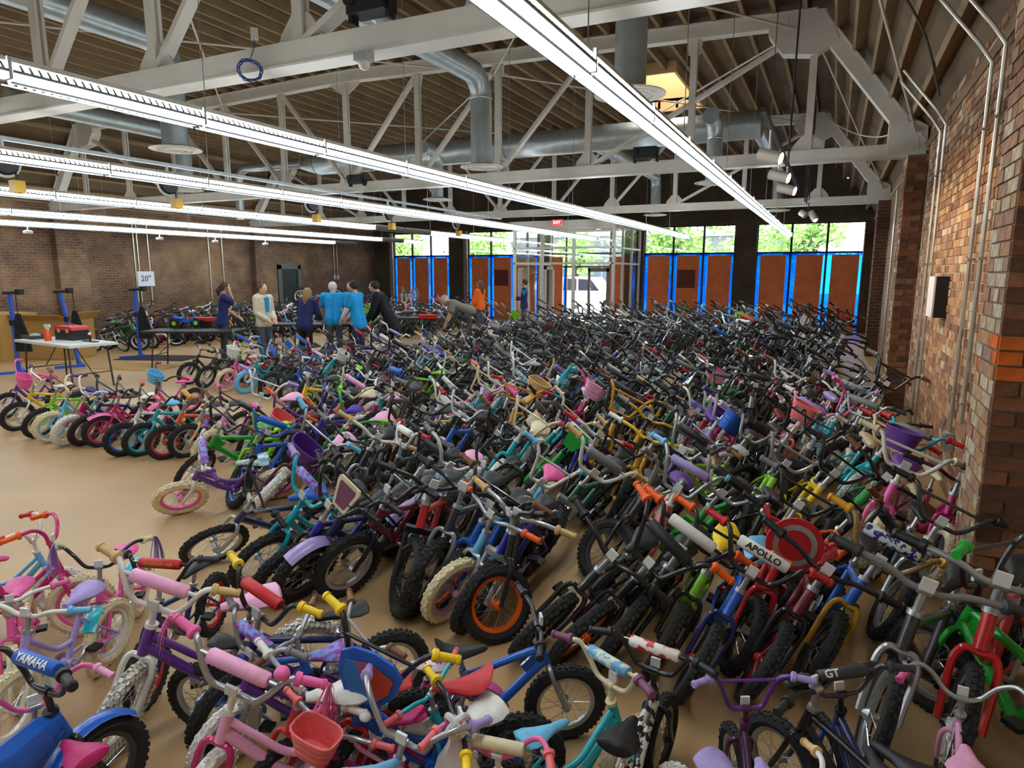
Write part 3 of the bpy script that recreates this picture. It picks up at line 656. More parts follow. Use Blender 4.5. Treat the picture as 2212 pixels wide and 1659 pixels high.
MB().box((-0.07, -0.07, 0), (-0.005, 0.07, 0.16)).obj('box', [GALV], t, False); MB().box((-0.075, -0.05, 0.02), (-0.07, 0.05, 0.14)).obj('cover', [STEEL], t, False)
t = empty('wall_box', (XR, 7.75, 1.47), label='white cabinet box with black sides on the conduit brick wall', cat='box')
MB().box((-0.11, -0.14, 0), (-0.004, 0.3, 0.40)).obj('body', [BLACKP], t, False); MB().box((-0.125, -0.12, 0.0), (-0.11, 0.3, 0.40)).obj('front', [plain('white_enamel', (226, 218, 216), 0.4)], t, False)
for k, u in enumerate([286, 294, 317, 448, 477, 553]):
    y = onX(u, 505, XL+0.02)[1]; zb = 0.9 if k in (2,) else 1.0
    conduit([(XL+0.02, y, zb), (XL+0.02, y, 3.3)], 'pale conduit down the long plain brick wall', 0.022, 'conduits on the long plain wall')
for k, u in enumerate([721, 728]):
    y = onX(u, 560, XL+0.02)[1]; conduit([(XL+0.02, y, 1.7), (XL+0.02, y, 3.2)], 'pale conduit ending in a switch box past the dark doorway', 0.02, 'switch box conduits')
    t = empty('switch_box', (XL, y, 1.6), label='small white switch box on the wall past the dark doorway', cat='switch', group='switch boxes'); MB().box((0, -0.05, 0), (0.05, 0.05, 0.16)).obj('body', [WHITE], t, False); MB().box((0.05, -0.015, 0.05), (0.062, 0.015, 0.1)).obj('lever', [STEEL], t, False)
# number sign
sg = MB().box((0, 0, 0), (0.012, 0.54, 0.44)).obj('paper_sign', [plain('white_paper', (214, 216, 222), 0.7)], None, False, label='white paper sign reading 20 inch hung on the long brick wall', cat='sign')
sg.location = (XL+0.05, 12.98, 1.46)
place('lettering', text_mesh('20\u2033', 0.24, 0.001, 0.004), [plain('grey_blue_ink', (84, 88, 118), 0.7)], sg, Matrix.Translation((0.015, 0.27, 0.22)) @ Matrix.Rotation(PI/2, 4, 'Z') @ Matrix.Rotation(PI/2, 4, 'X'))
# flexible cable drooping between knuckle and bearing
MB().tube(smooth_path([(KX+0.1, 17.4, 5.35), (0.1, 15.0, 4.6), (0.5, 12.5, 4.05), (0.85, 10.95, 3.95)]), 0.012, 6).obj('drooping_cable', [ROD], None, label='pale cable drooping from the far truss knuckle to the middle pier', cat='cable')
t = empty('flex_conduit', (0, 0, 0), label='dark flexible conduit and fitting on the sloping roof by the conduit wall', cat='conduit')
MB().tube(smooth_path([(0.85, 8.6, 3.75), (0.6, 7.6, 4.05), (0.35, 7.2, 4.35), (0.2, 7.0, 4.5)]), 0.012, 6).obj('hose', [plain('dark_flex', (74, 68, 60), 0.5)], t)
MB().box((0.05, 6.8, 4.52), (0.2, 7.0, 4.62)).obj('fitting', [GALV], t, False)
# ------------------------------------------------------------------ bicycles: shared meshes (16 inch wheel base size)
HEAD_T, HEAD_B = np.array([0.243, 0, 0.535]), np.array([0.282, 0, 0.425])
HAX = (HEAD_T-HEAD_B)/np.linalg.norm(HEAD_T-HEAD_B)
CLAMP = np.array([0.232, 0, 0.63]); RA, FA = (-0.35, 0, 0.2), (0.38, 0, 0.2)
MESH = {}
def cached(key, fn, smooth=True, nm=1):
    if key not in MESH: MESH[key] = (fn(), nm)
    if not isinstance(MESH[key][0], bpy.types.Mesh): MESH[key] = (MESH[key][0].mesh('_'.join(str(k) for k in key), smooth, nm), nm)
    return MESH[key][0]
RAW = {}
def raw(key, fn):
    if key not in RAW: RAW[key] = fn()
    return RAW[key]
def mesh_of(key, fn, smooth=True):
    if key not in MESH: MESH[key] = raw(key, fn).mesh(key[0], smooth)
    return MESH[key]
def N(l): return 10 if l == 'hi' else 4
def g_frame(kind, l):
    m = MB(); n = N(l); BB = (0, 0, 0.215)
    m.cyl(HEAD_B, HEAD_T, 0.022, n)
    if l == 'hi': m.cyl((0, -0.036, 0.215), (0, 0.036, 0.215), 0.026, n)
    if kind == 'girl':
        k = 5 if l == 'hi' else 2
        m.tube(smooth_path([(0.268, 0, 0.46), (0.17, 0, 0.35), (0.08, 0, 0.26), (0, 0, 0.215)], k), 0.021, n)
        m.tube(smooth_path([(0.252, 0, 0.505), (0.16, 0, 0.42), (0.06, 0, 0.335), (-0.055, 0, 0.32)], k), 0.015, n)
        m.cyl(BB, (-0.12, 0, 0.45), 0.016, n)
    elif kind == 'mtb':
        m.cyl((0.252, 0, 0.51), (-0.105, 0, 0.43), 0.019, n); m.cyl((0.274, 0, 0.45), BB, 0.024, n); m.cyl(BB, (-0.13, 0, 0.47), 0.017, n)
        if l == 'hi': m.bar((0.262, 0, 0.482), (0.17, 0, 0.41), 0.012, 0.06, up=(0, 0, 1))
    elif kind == 'moto':                                     # moulded motocross style tank
        m.cyl((0.268, 0, 0.455), BB, 0.022, n); m.cyl(BB, (-0.12, 0, 0.45), 0.016, n); m.cyl((0.252, 0, 0.505), (-0.11, 0, 0.42), 0.016, n)
        sec = []
        for x, hz, w_, cz in ((0.26, 0.03, 0.03, 0.5), (0.2, 0.075, 0.06, 0.47), (0.1, 0.085, 0.065, 0.435), (0.0, 0.06, 0.05, 0.43), (-0.1, 0.02, 0.03, 0.43)):
            sec.append([(x, w_*math.cos(a), cz+hz*math.sin(a)) for a in np.linspace(0, 2*PI, 8, endpoint=False)])
        m.loft(sec)
    else:
        m.cyl((0.252, 0, 0.505), (-0.11, 0, 0.42), 0.017, n); m.cyl((0.272, 0, 0.452), BB, 0.021, n); m.cyl(BB, (-0.12, 0, 0.45), 0.016, n)
    for s in (-1, 1):
        m.tube([(0, s*0.028, 0.215), (-0.12, s*0.045, 0.21), (-0.35, s*0.055, 0.2)], 0.0095, max(4, n//2+1)); m.tube([(-0.112, s*0.016, 0.425), (-0.2, s*0.045, 0.33), (-0.35, s*0.055, 0.2)], 0.0085, max(4, n//2+1))
    return m
def g_fork(kind, l):
    m = MB(); n = N(l); C = HEAD_B-HAX*0.012
    if kind == 'susp':
        m.bar(C+np.array([0, -0.075, 0]), C+np.array([0, 0.075, 0]), 0.034, 0.03)
        for s in (-1, 1):
            mid = (C+np.array(FA)+np.array([-0.012, 0, 0]))/2
            m.cyl(C+np.array([0, s*0.06, 0]), mid+np.array([0, s*0.06, 0]), 0.014, n); m.cyl(mid+np.array([0, s*0.06, 0.01]), np.array(FA)+np.array([0, s*0.06, -0.01]), 0.019, n)
        if l == 'hi': m.tube([mid+np.array([0.01, -0.06, 0.01]), mid+np.array([0.03, -0.045, 0.055]), mid+np.array([0.03, 0.045, 0.055]), mid+np.array([0.01, 0.06, 0.01])], 0.01, 6)
    else:
        for s in (-1, 1):
            k = 4 if l == 'hi' else 1
            m.tube(smooth_path([C, C+np.array([0.004, s*0.04, 0.004]), C+np.array([0.018, s*0.06, -0.04]), C+np.array([0.05, s*0.06, -0.12]), np.array(FA)+np.array([0, s*0.058, 0])], k), 0.0125, max(4, n-2))
    return m
def g_tyre(fat, l):
    m = MB(); N_, k = (36, 8) if l == 'hi' else (14, 4); r = 0.031 if fat else 0.024
    m.tube(arc((0, 0, 0), 0.2-r, 0, 2*PI*(N_-1)/N_, N_-1), r, k, closed=True)
    if l == 'hi':                                            # tread blocks
        for i in range(44):
            a = 2*PI*i/44
            for s in (-1, 1):
                o = (s*0.42+(0.2 if i % 2 else 0))*r; rr_ = 0.2-r+math.sqrt(max(0, r*r-o*o)); h = 0.004
                c, t_ = np.array([math.cos(a), 0, math.sin(a)]), np.array([-math.sin(a), 0, math.cos(a)])
                q = c*rr_+np.array([0, o, 0]); m.bar(q-t_*0.008, q+t_*0.008, r*0.42, h*2, up=tuple(c))
    return m
def g_rim(fat, l):
    m = MB(); N_ = 36 if l == 'hi' else 14; r = 0.031 if fat else 0.024; R = 0.2-2*r
    vs = []; pr = [(R+0.006, -0.016), (R-0.012, -0.011), (R-0.016, 0), (R-0.012, 0.011), (R+0.006, 0.016)]
    for i in range(N_):
        a = 2*PI*i/N_
        for q, y in pr: vs.append((q*math.cos(a), y, q*math.sin(a)))
    m.add(vs, [(i*5+j, i*5+j+1, ((i+1) % N_)*5+j+1, ((i+1) % N_)*5+j) for i in range(N_) for j in range(4)])
    if l == 'hi': m.lathe([(0.012, -0.05), (0.024, -0.03), (0.014, -0.025), (0.014, 0.025), (0.024, 0.03), (0.012, 0.05)], 10, axis='y')
    return m
def g_spokes(fat, l):
    m = MB(); r = 0.031 if fat else 0.024; R = 0.2-2*r-0.008; n = 20 if l == 'hi' else 8
    for i in range(n):
        a = 2*PI*i/n; s = 1 if i % 2 else -1; b = a+(0.9 if (i//2) % 2 else -0.9)
        m.tube([(0.022*math.cos(b), s*0.028, 0.022*math.sin(b)), (R*math.cos(a), 0, R*math.sin(a))], 0.0016 if l == 'hi' else 0.002, 3, caps=False)
    return m
def g_mag(fat, l):                                           # moulded five spoke wheel
    m = MB(); R = 0.145
    for i in range(5):
        a = 2*PI*i/5; m.bar((0.02*math.cos(a), 0, 0.02*math.sin(a)), (R*math.cos(a), 0, R*math.sin(a)), 0.022, 0.03, up=(0, 1, 0))
    return m
BARS = {'bmx': [(-0.07, 0.285, 0.135), (-0.045, 0.2, 0.14), (-0.02, 0.165, 0.13), (0.0, 0.125, 0.06), (0.004, 0.085, 0.008), (0, 0.04, 0.0), (0, 0, 0)],
        'cruiser': [(-0.16, 0.265, 0.105), (-0.085, 0.235, 0.125), (-0.025, 0.19, 0.135), (0.01, 0.13, 0.09), (0.014, 0.075, 0.02), (0, 0.03, 0), (0, 0, 0)],
        'flat': [(-0.045, 0.3, 0.04), (-0.02, 0.2, 0.036), (-0.004, 0.12, 0.03), (0.0, 0.06, 0.006), (0, 0.03, 0), (0, 0, 0)],
        'high': [(-0.09, 0.28, 0.2), (-0.06, 0.2, 0.205), (-0.02, 0.15, 0.17), (0.0, 0.11, 0.08), (0.004, 0.08, 0.008), (0, 0.04, 0.0), (0, 0, 0)]}
def bar_path(kind, l):
    p = BARS[kind]; full = p+[(x, -y, z) for x, y, z in p[-2::-1]]
    return smooth_path(full, 4 if l == 'hi' else 1)
def g_bar(kind, l):
    m = MB(); n = 10 if l == 'hi' else 4; m.tube(bar_path(kind, l), 0.0115, n)
    if kind in ('bmx', 'high'):
        z = 0.115 if kind == 'bmx' else 0.16; y = 0.155; m.cyl((-0.012, -y, z), (-0.012, y, z), 0.008, max(4, n-2))
    return m
def g_grip(kind, s, l):
    m = MB(); p = BARS[kind]; a, b = np.array(p[0]), np.array(p[1]); a = a*np.array([1, s, 1]); b = b*np.array([1, s, 1]); d = (b-a)/np.linalg.norm(b-a)
    e0, e1 = a-d*0.012, a+d*0.098
    if l == 'lo': return m.cyl(e0, e1, 0.0165, 5)
    ts = [0, 0.012, 0.014, 0.06, 0.085, 0.087, 0.104, 0.11]; rs = [0.0165, 0.02, 0.0155, 0.017, 0.016, 0.024, 0.025, 0.017]
    return m.tube([e0+d*t for t in ts], rs, 12)
def g_pad(kind, l):
    z = {'bmx': 0.115, 'high': 0.16}.get(kind, 0.06); n = 12 if l == 'hi' else 5
    return MB().tube([(-0.012, -0.115, z), (-0.012, -0.108, z), (-0.012, 0.108, z), (-0.012, 0.115, z)], [0.022, 0.027, 0.027, 0.022], n)
def g_stem(l):
    m = MB(); n = N(l); m.cyl(HEAD_T-HAX*0.01, CLAMP-np.array([0.0, 0, 0.0]), 0.0135, n); m.cyl((CLAMP[0], -0.022, CLAMP[2]), (CLAMP[0], 0.022, CLAMP[2]), 0.0165, n)
    if l == 'hi': m.cyl(HEAD_T, HEAD_T+HAX*0.018, 0.026, n)
    return m
def g_saddle(kind, l):
    m = MB(); n = 12 if l == 'hi' else 6
    if kind == 'wide': S = [(-0.255, 0.05, 0.02, 0.565), (-0.245, 0.075, 0.03, 0.565), (-0.2, 0.088, 0.034, 0.558), (-0.15, 0.075, 0.03, 0.55), (-0.1, 0.045, 0.026, 0.548), (-0.05, 0.028, 0.022, 0.55), (-0.015, 0.02, 0.014, 0.548)]
    elif kind == 'kick': S = [(-0.25, 0.02, 0.012, 0.625), (-0.235, 0.062, 0.02, 0.6), (-0.2, 0.072, 0.026, 0.565), (-0.15, 0.058, 0.026, 0.55), (-0.08, 0.032, 0.022, 0.55), (-0.025, 0.022, 0.016, 0.555), (-0.01, 0.014, 0.008, 0.555)]
    else: S = [(-0.25, 0.035, 0.012, 0.562), (-0.24, 0.062, 0.02, 0.562), (-0.2, 0.066, 0.024, 0.556), (-0.15, 0.048, 0.022, 0.55), (-0.09, 0.024, 0.02, 0.55), (-0.02, 0.019, 0.016, 0.552), (-0.005, 0.012, 0.008, 0.55)]
    sec = [[(x, w_*math.cos(a), z+(h if math.sin(a) > 0 else h*1.2)*math.sin(a)*(0.6+0.4*abs(math.sin(a)))) for a in np.linspace(0, 2*PI, n, endpoint=False)] for x, w_, h, z in S]
    return m.loft(sec)
def g_post(l):
    m = MB().cyl((-0.115, 0, 0.44), (-0.143, 0, 0.545), 0.0115, N(l))
    if l == 'hi': m.lathe([(0.022, 0), (0.022, 0.02)], 10, (-0.12, 0, 0.443))
    return m
def g_crank(l):
    m = MB(); n = N(l)
    m.cyl((0, -0.06, 0.215), (0, 0.06, 0.215), 0.01, n); m.bar((0, -0.06, 0.215), (0.085, -0.062, 0.16), 0.012, 0.018); m.bar((0, 0.06, 0.215), (-0.085, 0.062, 0.27), 0.012, 0.018)
    m.lathe([(0.052, -0.003), (0.055, 0), (0.052, 0.003)], 18 if l == 'hi' else 8, (0, -0.044, 0.215), 'y')
    return m
def g_pedal(s):
    c = (0.085, -0.062, 0.16) if s < 0 else (-0.085, 0.062, 0.27); y0, y1 = (c[1]-0.07, c[1]-0.01) if s < 0 else (c[1]+0.01, c[1]+0.07)
    return MB().box((c[0]-0.034, y0, c[2]-0.01), (c[0]+0.034, y1, c[2]+0.01))
def g_guard():
    P = [(0.062*math.cos(a), 0.215+0.062*math.sin(a)) for a in np.linspace(PI/2, -PI/2, 9)]+[(-0.1, 0.165), (-0.34, 0.165), (-0.375, 0.2), (-0.34, 0.232), (-0.1, 0.265)]
    return MB().prism(P, -0.062, -0.05, 'y')
def g_fender(front):
    c = FA if front else RA; a0, a1 = (PI*0.25, PI*0.85) if front else (PI*0.2, PI*0.95); m = MB(); vs = []; K = 10
    for i in range(K+1):
        a = a0+(a1-a0)*i/K
        for w_, dr_ in ((-0.04, -0.008), (-0.02, 0.006), (0.02, 0.006), (0.04, -0.008)): vs.append((c[0]+(0.215+dr_)*math.cos(a), w_, c[2]+(0.215+dr_)*math.sin(a)))
    m.add(vs, [(i*4+j, i*4+j+1, i*4+j+5, i*4+j+4) for i in range(K) for j in range(3)]); return m
def g_basket():
    m = MB(); T, B = [], []
    for a in np.linspace(0, 2*PI, 16, endpoint=False):
        f = lambda w_, d_: (0.09+d_*math.copysign(abs(math.cos(a))**0.6, math.cos(a)), w_*math.copysign(abs(math.sin(a))**0.6, math.sin(a)))
        T.append((*f(0.115, 0.075), 0.07)); B.append((*f(0.085, 0.055), -0.07))
    m.loft([B, T]); m.f.pop(); m.m.pop()
    m.loft([[(x*0.97+0.003, y*0.96, z) for x, y, z in T], [(x*0.97+0.003, y*0.96, z+0.01) for x, y, z in B]]); m.f.pop(-2); m.m.pop(-2)
    m.tube(T, 0.006, 6, closed=True)
    for z in (-0.03, 0.01, 0.045):
        t = (z+0.07)/0.14; m.tube([np.array(b)*(1-t)+np.array(a_)*t for a_, b in zip(T, B)], 0.0035, 4, closed=True)
    return m
def g_streamer(kind, s, seed=0):
    rs = random.Random(seed+s); p = BARS[kind]; a = np.array(p[0])*np.array([1, s, 1]); m = MB()
    for i in range(26):
        dx, dy = rs.uniform(-0.03, 0.03), rs.uniform(-0.02, 0.045)*s; L = rs.uniform(0.14, 0.24)
        pts = [a, a+np.array([dx*0.3, 0.02*s+dy*0.3, 0.005]), a+np.array([dx, 0.02*s+dy, -L*0.5]), a+np.array([dx*1.3, 0.015*s+dy*1.3, -L])]
        q = smooth_path(pts, 3); w_ = np.array([0.0035, 0.003, 0])
        vs = [x-w_ for x in q]+[x+w_ for x in q]; n_ = len(q); m.add(vs, [(k, k+1, k+1+n_, k+n_) for k in range(n_-1)])
    return m
SHIELD = [(0.085*math.sin(a)*(1 if abs(a) < 2 else 1), 0.085*math.cos(a)) for a in []]
def g_plate(shape):
    if shape == 'round': P = [(0.1*math.cos(a), 0.1*math.sin(a)) for a in np.linspace(0, 2*PI, 26, endpoint=False)]
    elif shape == 'badge': P = [(0.0, -0.105), (-0.05, -0.07), (-0.09, -0.005), (-0.095, 0.06), (-0.06, 0.09), (0, 0.1), (0.06, 0.09), (0.095, 0.06), (0.09, -0.005), (0.05, -0.07)]
    else: P = [(-0.075, 0.085), (0.075, 0.085), (0.085, 0.06), (0.05, -0.085), (-0.05, -0.085), (-0.085, 0.06)]
    return MB().prism(P, 0.0, 0.014, 'x')
def g_bell(): return MB().lathe([(0.026, 0), (0.028, 0.006), (0.022, 0.02), (0.008, 0.027)], 14)
def g_reflector(): return MB().box((-0.008, -0.022, -0.022), (0.004, 0.022, 0.022))

# ------------------------------------------------------------------ colours
RGB = {'black': (26, 26, 28), 'charcoal': (52, 52, 54), 'white': (225, 222, 214), 'cream': (222, 208, 170), 'silver': (176, 178, 180), 'grey': (120, 120, 118),
       'pink': (232, 96, 160), 'light pink': (238, 168, 204), 'magenta': (196, 30, 108), 'salmon': (232, 112, 112), 'red': (196, 30, 36), 'dark red': (120, 20, 34),
       'orange': (240, 96, 20), 'yellow': (240, 200, 20), 'gold': (206, 148, 24), 'lime': (140, 214, 30), 'green': (30, 160, 50), 'dark green': (20, 84, 50),
       'teal': (20, 176, 190), 'light blue': (110, 186, 226), 'blue': (24, 92, 190), 'navy': (28, 36, 92), 'indigo': (50, 34, 150), 'purple': (98, 48, 140),
       'lavender': (170, 150, 210), 'mauve': (120, 66, 98), 'plum': (78, 24, 70), 'brown': (120, 74, 44), 'tan': (208, 172, 112), 'bronze': (140, 112, 60)}
def paint(c): 
    if c in PAT: return PAT[c]()
    if c == 'silver': return plain('silver_paint', RGB[c], 0.32, 0.7)
    return plain('paint_'+c.replace(' ', '_'), RGB[c], 0.3, 0.0, 0.35)
def plastic(c): return PAT[c]() if c in PAT else plain('plastic_'+c.replace(' ', '_'), RGB[c], 0.5, noise=0.1, scale=30)
def rubber(c): return plain('rubber_'+c.replace(' ', '_'), RGB[c] if c != 'black' else (34, 33, 33), 0.85, noise=0.15, scale=40, bump=0.3, bscale=90)
PAT = {'purple floral': lambda: two('purple_floral_print', (150, 60, 160), (120, 150, 220), 34), 'blue floral': lambda: two('blue_floral_print', (96, 160, 200), (206, 212, 190), 26),
       'white floral': lambda: two('white_floral_print', (232, 222, 228), (196, 80, 170), 40, lo=0.56, hi=0.6), 'red web': lambda: two('red_web_print', (214, 80, 80), (190, 30, 40), 60, vor=True),
       'zebra': lambda: two('black_white_print', (20, 20, 22), (228, 226, 220), 22), 'flame': lambda: two('red_white_black_print', (196, 40, 24), (228, 222, 214), 14),
       'multicolour': lambda: two('blue_white_print', (44, 40, 130), (220, 226, 220), 30), 'checker': lambda: two('checker_tread', (226, 220, 204), (150, 146, 132), 0)}
def checker_tyre():
    if 'checker_tyre' in MATS: return MATS['checker_tyre']
    m, t, b = nt('checker_tyre'); tc = t.nodes.new('ShaderNodeTexCoord'); ck = t.nodes.new('ShaderNodeTexChecker'); ck.inputs['Scale'].default_value = 56
    ck.inputs[1].default_value = srgb(226, 220, 204); ck.inputs[2].default_value = srgb(148, 144, 132); t.links.new(tc.outputs['Object'], ck.inputs[0]); t.links.new(ck.outputs[0], b.inputs['Base Color'])
    b.inputs['Roughness'].default_value = 0.8; MATS['checker_tyre'] = m; return m

def steer_mat(a): return Matrix.Translation(Vector(HEAD_B)) @ Matrix.Rotation(a, 4, Vector(HAX)) @ Matrix.Translation(-Vector(HEAD_B))
def root_mat(B):
    s = B['s']; l = B['lean']
    return Matrix.Translation((B['x'], B['y'], s*0.03*(1-math.cos(l))+B.get('z', 0))) @ Matrix.Rotation(B['head'], 4, 'Z') @ Matrix.Rotation(-l, 4, 'X') @ Matrix.Scale(s, 4)
def parts(B, l):                                             # (name, parent index, mesh key, maker, material, steered, local offset)
    k, fat = B['kind'], B.get('fat', True); out = []; st = steer_mat(B.get('steer', 0))
    I = Matrix.Identity(4); C = st @ Matrix.Translation(Vector(CLAMP)); det = l == 'hi'
    A = lambda *a: (out.append(a), len(out)-1)[1]
    A('frame', -1, ('frame', k, l), lambda: g_frame(k, l), paint(B['frame']), I)
    fk = 'susp' if B.get('susp') else 'rigid'
    A('fork', -1, ('fork', fk, l), lambda: g_fork(fk, l), paint(B['fork']), st)
    tm_ = checker_tyre() if B['tyre'] == 'checker' else rubber(B['tyre'])
    for ax, M_ in ((FA, st), (RA, I)):
        W = A('wheel', -1, ('rim', fat, l), lambda: g_rim(fat, l), paint(B['rim']), M_ @ Matrix.Translation(ax) @ Matrix.Rotation(B.get('spin', 0.4), 4, 'Y'))
        A('tyre', W, ('tyre', fat, l), lambda: g_tyre(fat, l), tm_, I)
        if B.get('mag'): A('mag_spokes', W, ('mag', fat, l), lambda: g_mag(fat, l), paint(B['rim']), I)
        else: A('spokes', W, ('spokes', fat, l), lambda: g_spokes(fat, l), STEEL, I)
    bk = B['bar_kind']
    H = A('handlebar', -1, ('handlebar', bk, l), lambda: g_bar(bk, l), paint(B['bar']), C)
    for s in (-1, 1): A('grip', H, ('grip', bk, s, l), lambda s=s: g_grip(bk, s, l), plastic(B['grip']), I)
    if B.get('pad'): 
        Pd = A('crossbar_pad', H, ('pad', bk, l), lambda: g_pad(bk, l), plastic(B['pad']), I)
    A('stem', -1, ('stem', l), lambda: g_stem(l), paint(B.get('stem', 'silver')), st)
    sk = B.get('saddle_kind', 'slim')
    A('saddle', -1, ('saddle', sk, l), lambda: g_saddle(sk, l), plastic(B['saddle']), I)
    if det:
        A('seatpost', -1, ('post', l), lambda: g_post(l), STEEL, I)
        Cr = A('crank', -1, ('crank', l), lambda: g_crank(l), paint('black' if B.get('blackparts') else 'silver'), I)
        for s in (-1, 1): A('pedal', Cr, ('pedal', s), lambda s=s: g_pedal(s), BLACKP, I)
        if B.get('guard'): A('chain_guard', -1, ('guard',), g_guard, paint(B['guard']), I)
        if B.get('fender'):
            A('fender', -1, ('fenderf',), lambda: g_fender(True), paint(B['fender']), st); A('fender', -1, ('fenderr',), lambda: g_fender(False), paint(B['fender']), I)
        if B.get('reflector', True): A('reflector', H, ('reflector',), g_reflector, plain('red_lens' if False else 'white_lens', (220, 220, 215), 0.2), Matrix.Translation((0.02, 0, 0.03)))
    if B.get('basket'): A('basket', H, ('basket',), g_basket, plastic(B['basket']), Matrix.Translation((0.03, 0, 0.05)))
    if B.get('streamers'):
        for s in (-1, 1): A('streamers', H, ('streamer', bk, s), lambda s=s: g_streamer(bk, s), plastic(B['streamers']), I)
    if B.get('plate'): A('front_plate', H, ('plate', B['plate'][0]), lambda: g_plate(B['plate'][0]), plastic(B['plate'][1]), Matrix.Translation((0.035, 0, 0.06)) @ Matrix.Rotation(-0.15, 4, 'Y'))
    if B.get('bell'): A('bell', H, ('bell',), g_bell, plastic(B['bell']), Matrix.Translation((-0.03, 0.15, 0.15)))
    return out
def build_bike(B, l='hi'):
    r = bpy.data.objects.new('bicycle', None); COL.objects.link(r); r.empty_display_size = 0.1; r.matrix_basis = root_mat(B)
    tag(r, B['label'], 'bicycle', B.get('group')); objs = []
    for (nm, par, key, fn, mat, M) in parts(B, l):
        o = place(nm, mesh_of(key, fn, key[0] not in ('pedal', 'guard', 'plate')), [mat], r if par < 0 else objs[par], M); objs.append(o)
    B['objs'] = objs; B['root'] = r
    return r
def child(B, nm, i=0): return [o for o in B['objs'] if o.name.split('.')[0] == nm][i]
def place_by_clamp(B, u, v):                                 # put the bike so that its handlebar clamp is seen at (u, v)
    M = root_mat(dict(B, x=0, y=0)); c = M @ (steer_mat(B.get('steer', 0)) @ Vector(CLAMP)); p = onZ(u, v, c.z)
    B['x'], B['y'] = p[0]-c.x, p[1]-c.y; return B
def place_by_wheel(B, u, v, front=True):                     # by the lowest point of a tyre on the floor
    ax = FA if front else RA; M = root_mat(dict(B, x=0, y=0)); m_ = steer_mat(B.get('steer', 0)) if front else Matrix.Identity(4)
    c = M @ (m_ @ Vector((ax[0], 0, 0.0))); p = onZ(u, v, 0.0); B['x'], B['y'] = p[0]-c.x, p[1]-c.y; return B
def place_by_saddle(B, u, v):
    M = root_mat(dict(B, x=0, y=0)); c = M @ Vector((-0.14, 0, 0.575)); p = onZ(u, v, c.z); B['x'], B['y'] = p[0]-c.x, p[1]-c.y; return B
# ------------------------------------------------------------------ the bikes of the photograph
R_ = math.radians
BK = []
def bike(at, A, lean=0, steer=0, s=1.0, kind='bmx', bk='bmx', frame='red', fork=None, tyre='black', rim='silver', bar='black', grip='black', saddle='black', by='clamp', zone='foreground row', **kw):
    B = dict(kind=kind, bar_kind=bk, frame=frame, fork=fork or frame, tyre=tyre, rim=rim, bar=bar, grip=grip, saddle=saddle, s=s, head=R_(A)+YAW, lean=R_(lean), steer=R_(steer), zone=zone, hero=True, x=0, y=0, **kw)
    {'clamp': place_by_clamp, 'wheel': place_by_wheel, 'saddle': place_by_saddle}[by](B, *at)
    BK.append(B); return B
G = bike
# -- foreground row
G((108, 1172), 12, 2, 8, 0.82, 'girl', 'cruiser', 'magenta', bar='magenta', grip='orange', saddle='pink', tyre='cream', rim='pink', stem='magenta')
G((72, 1168), 20, 0, -4, 0.73, 'girl', 'cruiser', 'light blue', bar='white', grip='red', saddle='salmon', tyre='white', rim='white', stem='white')
cub = G((345, 1262), -92, 3, 0, 0.82, 'bmx', 'bmx', 'navy', fork='navy', bar='black', grip='charcoal', pad='red', saddle='black', tyre='black', rim='red', stem='silver')
G((215, 1225), -78, 0, 6, 0.77, 'girl', 'cruiser', 'pink', bar='black', grip='cream', saddle='pink', saddle_kind='wide', tyre='cream', rim='pink', fender='teal', guard='lavender', stem='silver', streamers='lavender')
G((335, 1312), -150, 4, 58, 0.98, 'girl', 'bmx', 'purple', fork='white', bar='white', grip='tan', pad='light pink', saddle='light pink', saddle_kind='wide', tyre='checker', rim='white', stem='white', basket=None)
fl = G((545, 1415), -160, 4, 40, 0.77, 'girl', 'bmx', 'purple', fork='silver', bar='silver', grip='grey', pad='purple floral', saddle='purple floral', saddle_kind='wide', tyre='white', rim='white')
G((640, 1375), -10, -3, 0, 0.77, 'bmx', 'flat', 'blue', fork='navy', bar='silver', grip='brown', saddle='black', tyre='black', rim='silver')
G((775, 1425), -168, 3, 30, 0.73, 'girl', 'high', 'pink', fork='white', bar='silver', grip='brown', saddle='white floral', saddle_kind='wide', tyre='white', rim='mauve', fender='pink')
G((505, 1495), -166, 3, 66, 0.92, 'girl', 'bmx', 'light pink', fork='magenta', bar='silver', grip='pink', pad='light pink', saddle='white', saddle_kind='wide', tyre='white', rim='magenta', streamers='pink', stem='white', bell='pink')
badge = G((802, 1468), -172, 2, 68, 0.88, 'girl', 'high', 'blue', fork='red', bar='black', grip='yellow', saddle='red', saddle_kind='kick', tyre='black', rim='blue', guard='teal', plate=('badge', 'blue'))
G((715, 1580), -150, 2, 40, 0.69, 'girl', 'flat', 'magenta', fork='white', bar='silver', grip='salmon', saddle='magenta', tyre='white', rim='magenta', basket='salmon', bell='white', guard='magenta')
yam = G((98, 1492), 62, 0, 4, 0.9, 'moto', 'bmx', 'blue', fork='black', bar='black', grip='black', pad='blue', saddle='charcoal', tyre='black', rim='charcoal', fender='blue', stem='black')
G((170, 1615), 150, 0, -10, 0.73, 'girl', 'cruiser', 'pink', bar='pink', grip='light pink', saddle='magenta', saddle_kind='wide', by='saddle', tyre='white', rim='white', fender='white')
G((1160, 1350), 16, 0, -8, 0.84, 'mtb', 'flat', 'blue', fork='silver', bar='black', grip='black', saddle='black', saddle_kind='kick', tyre='black', rim='silver', fat=True, stem='black')
G((1318, 1478), 34, 0, 4, 0.79, 'girl', 'bmx', 'teal', bar='cream', grip='mauve', pad='blue floral', saddle='light blue', tyre='cream', rim='teal', stem='cream', guard='light blue')
bagb = G((1075, 1632), 74, 0, 0, 0.73, 'girl', 'cruiser', 'magenta', bar='pink', grip='salmon', pad='cream', saddle='pink', tyre='black', rim='pink', stem='white')
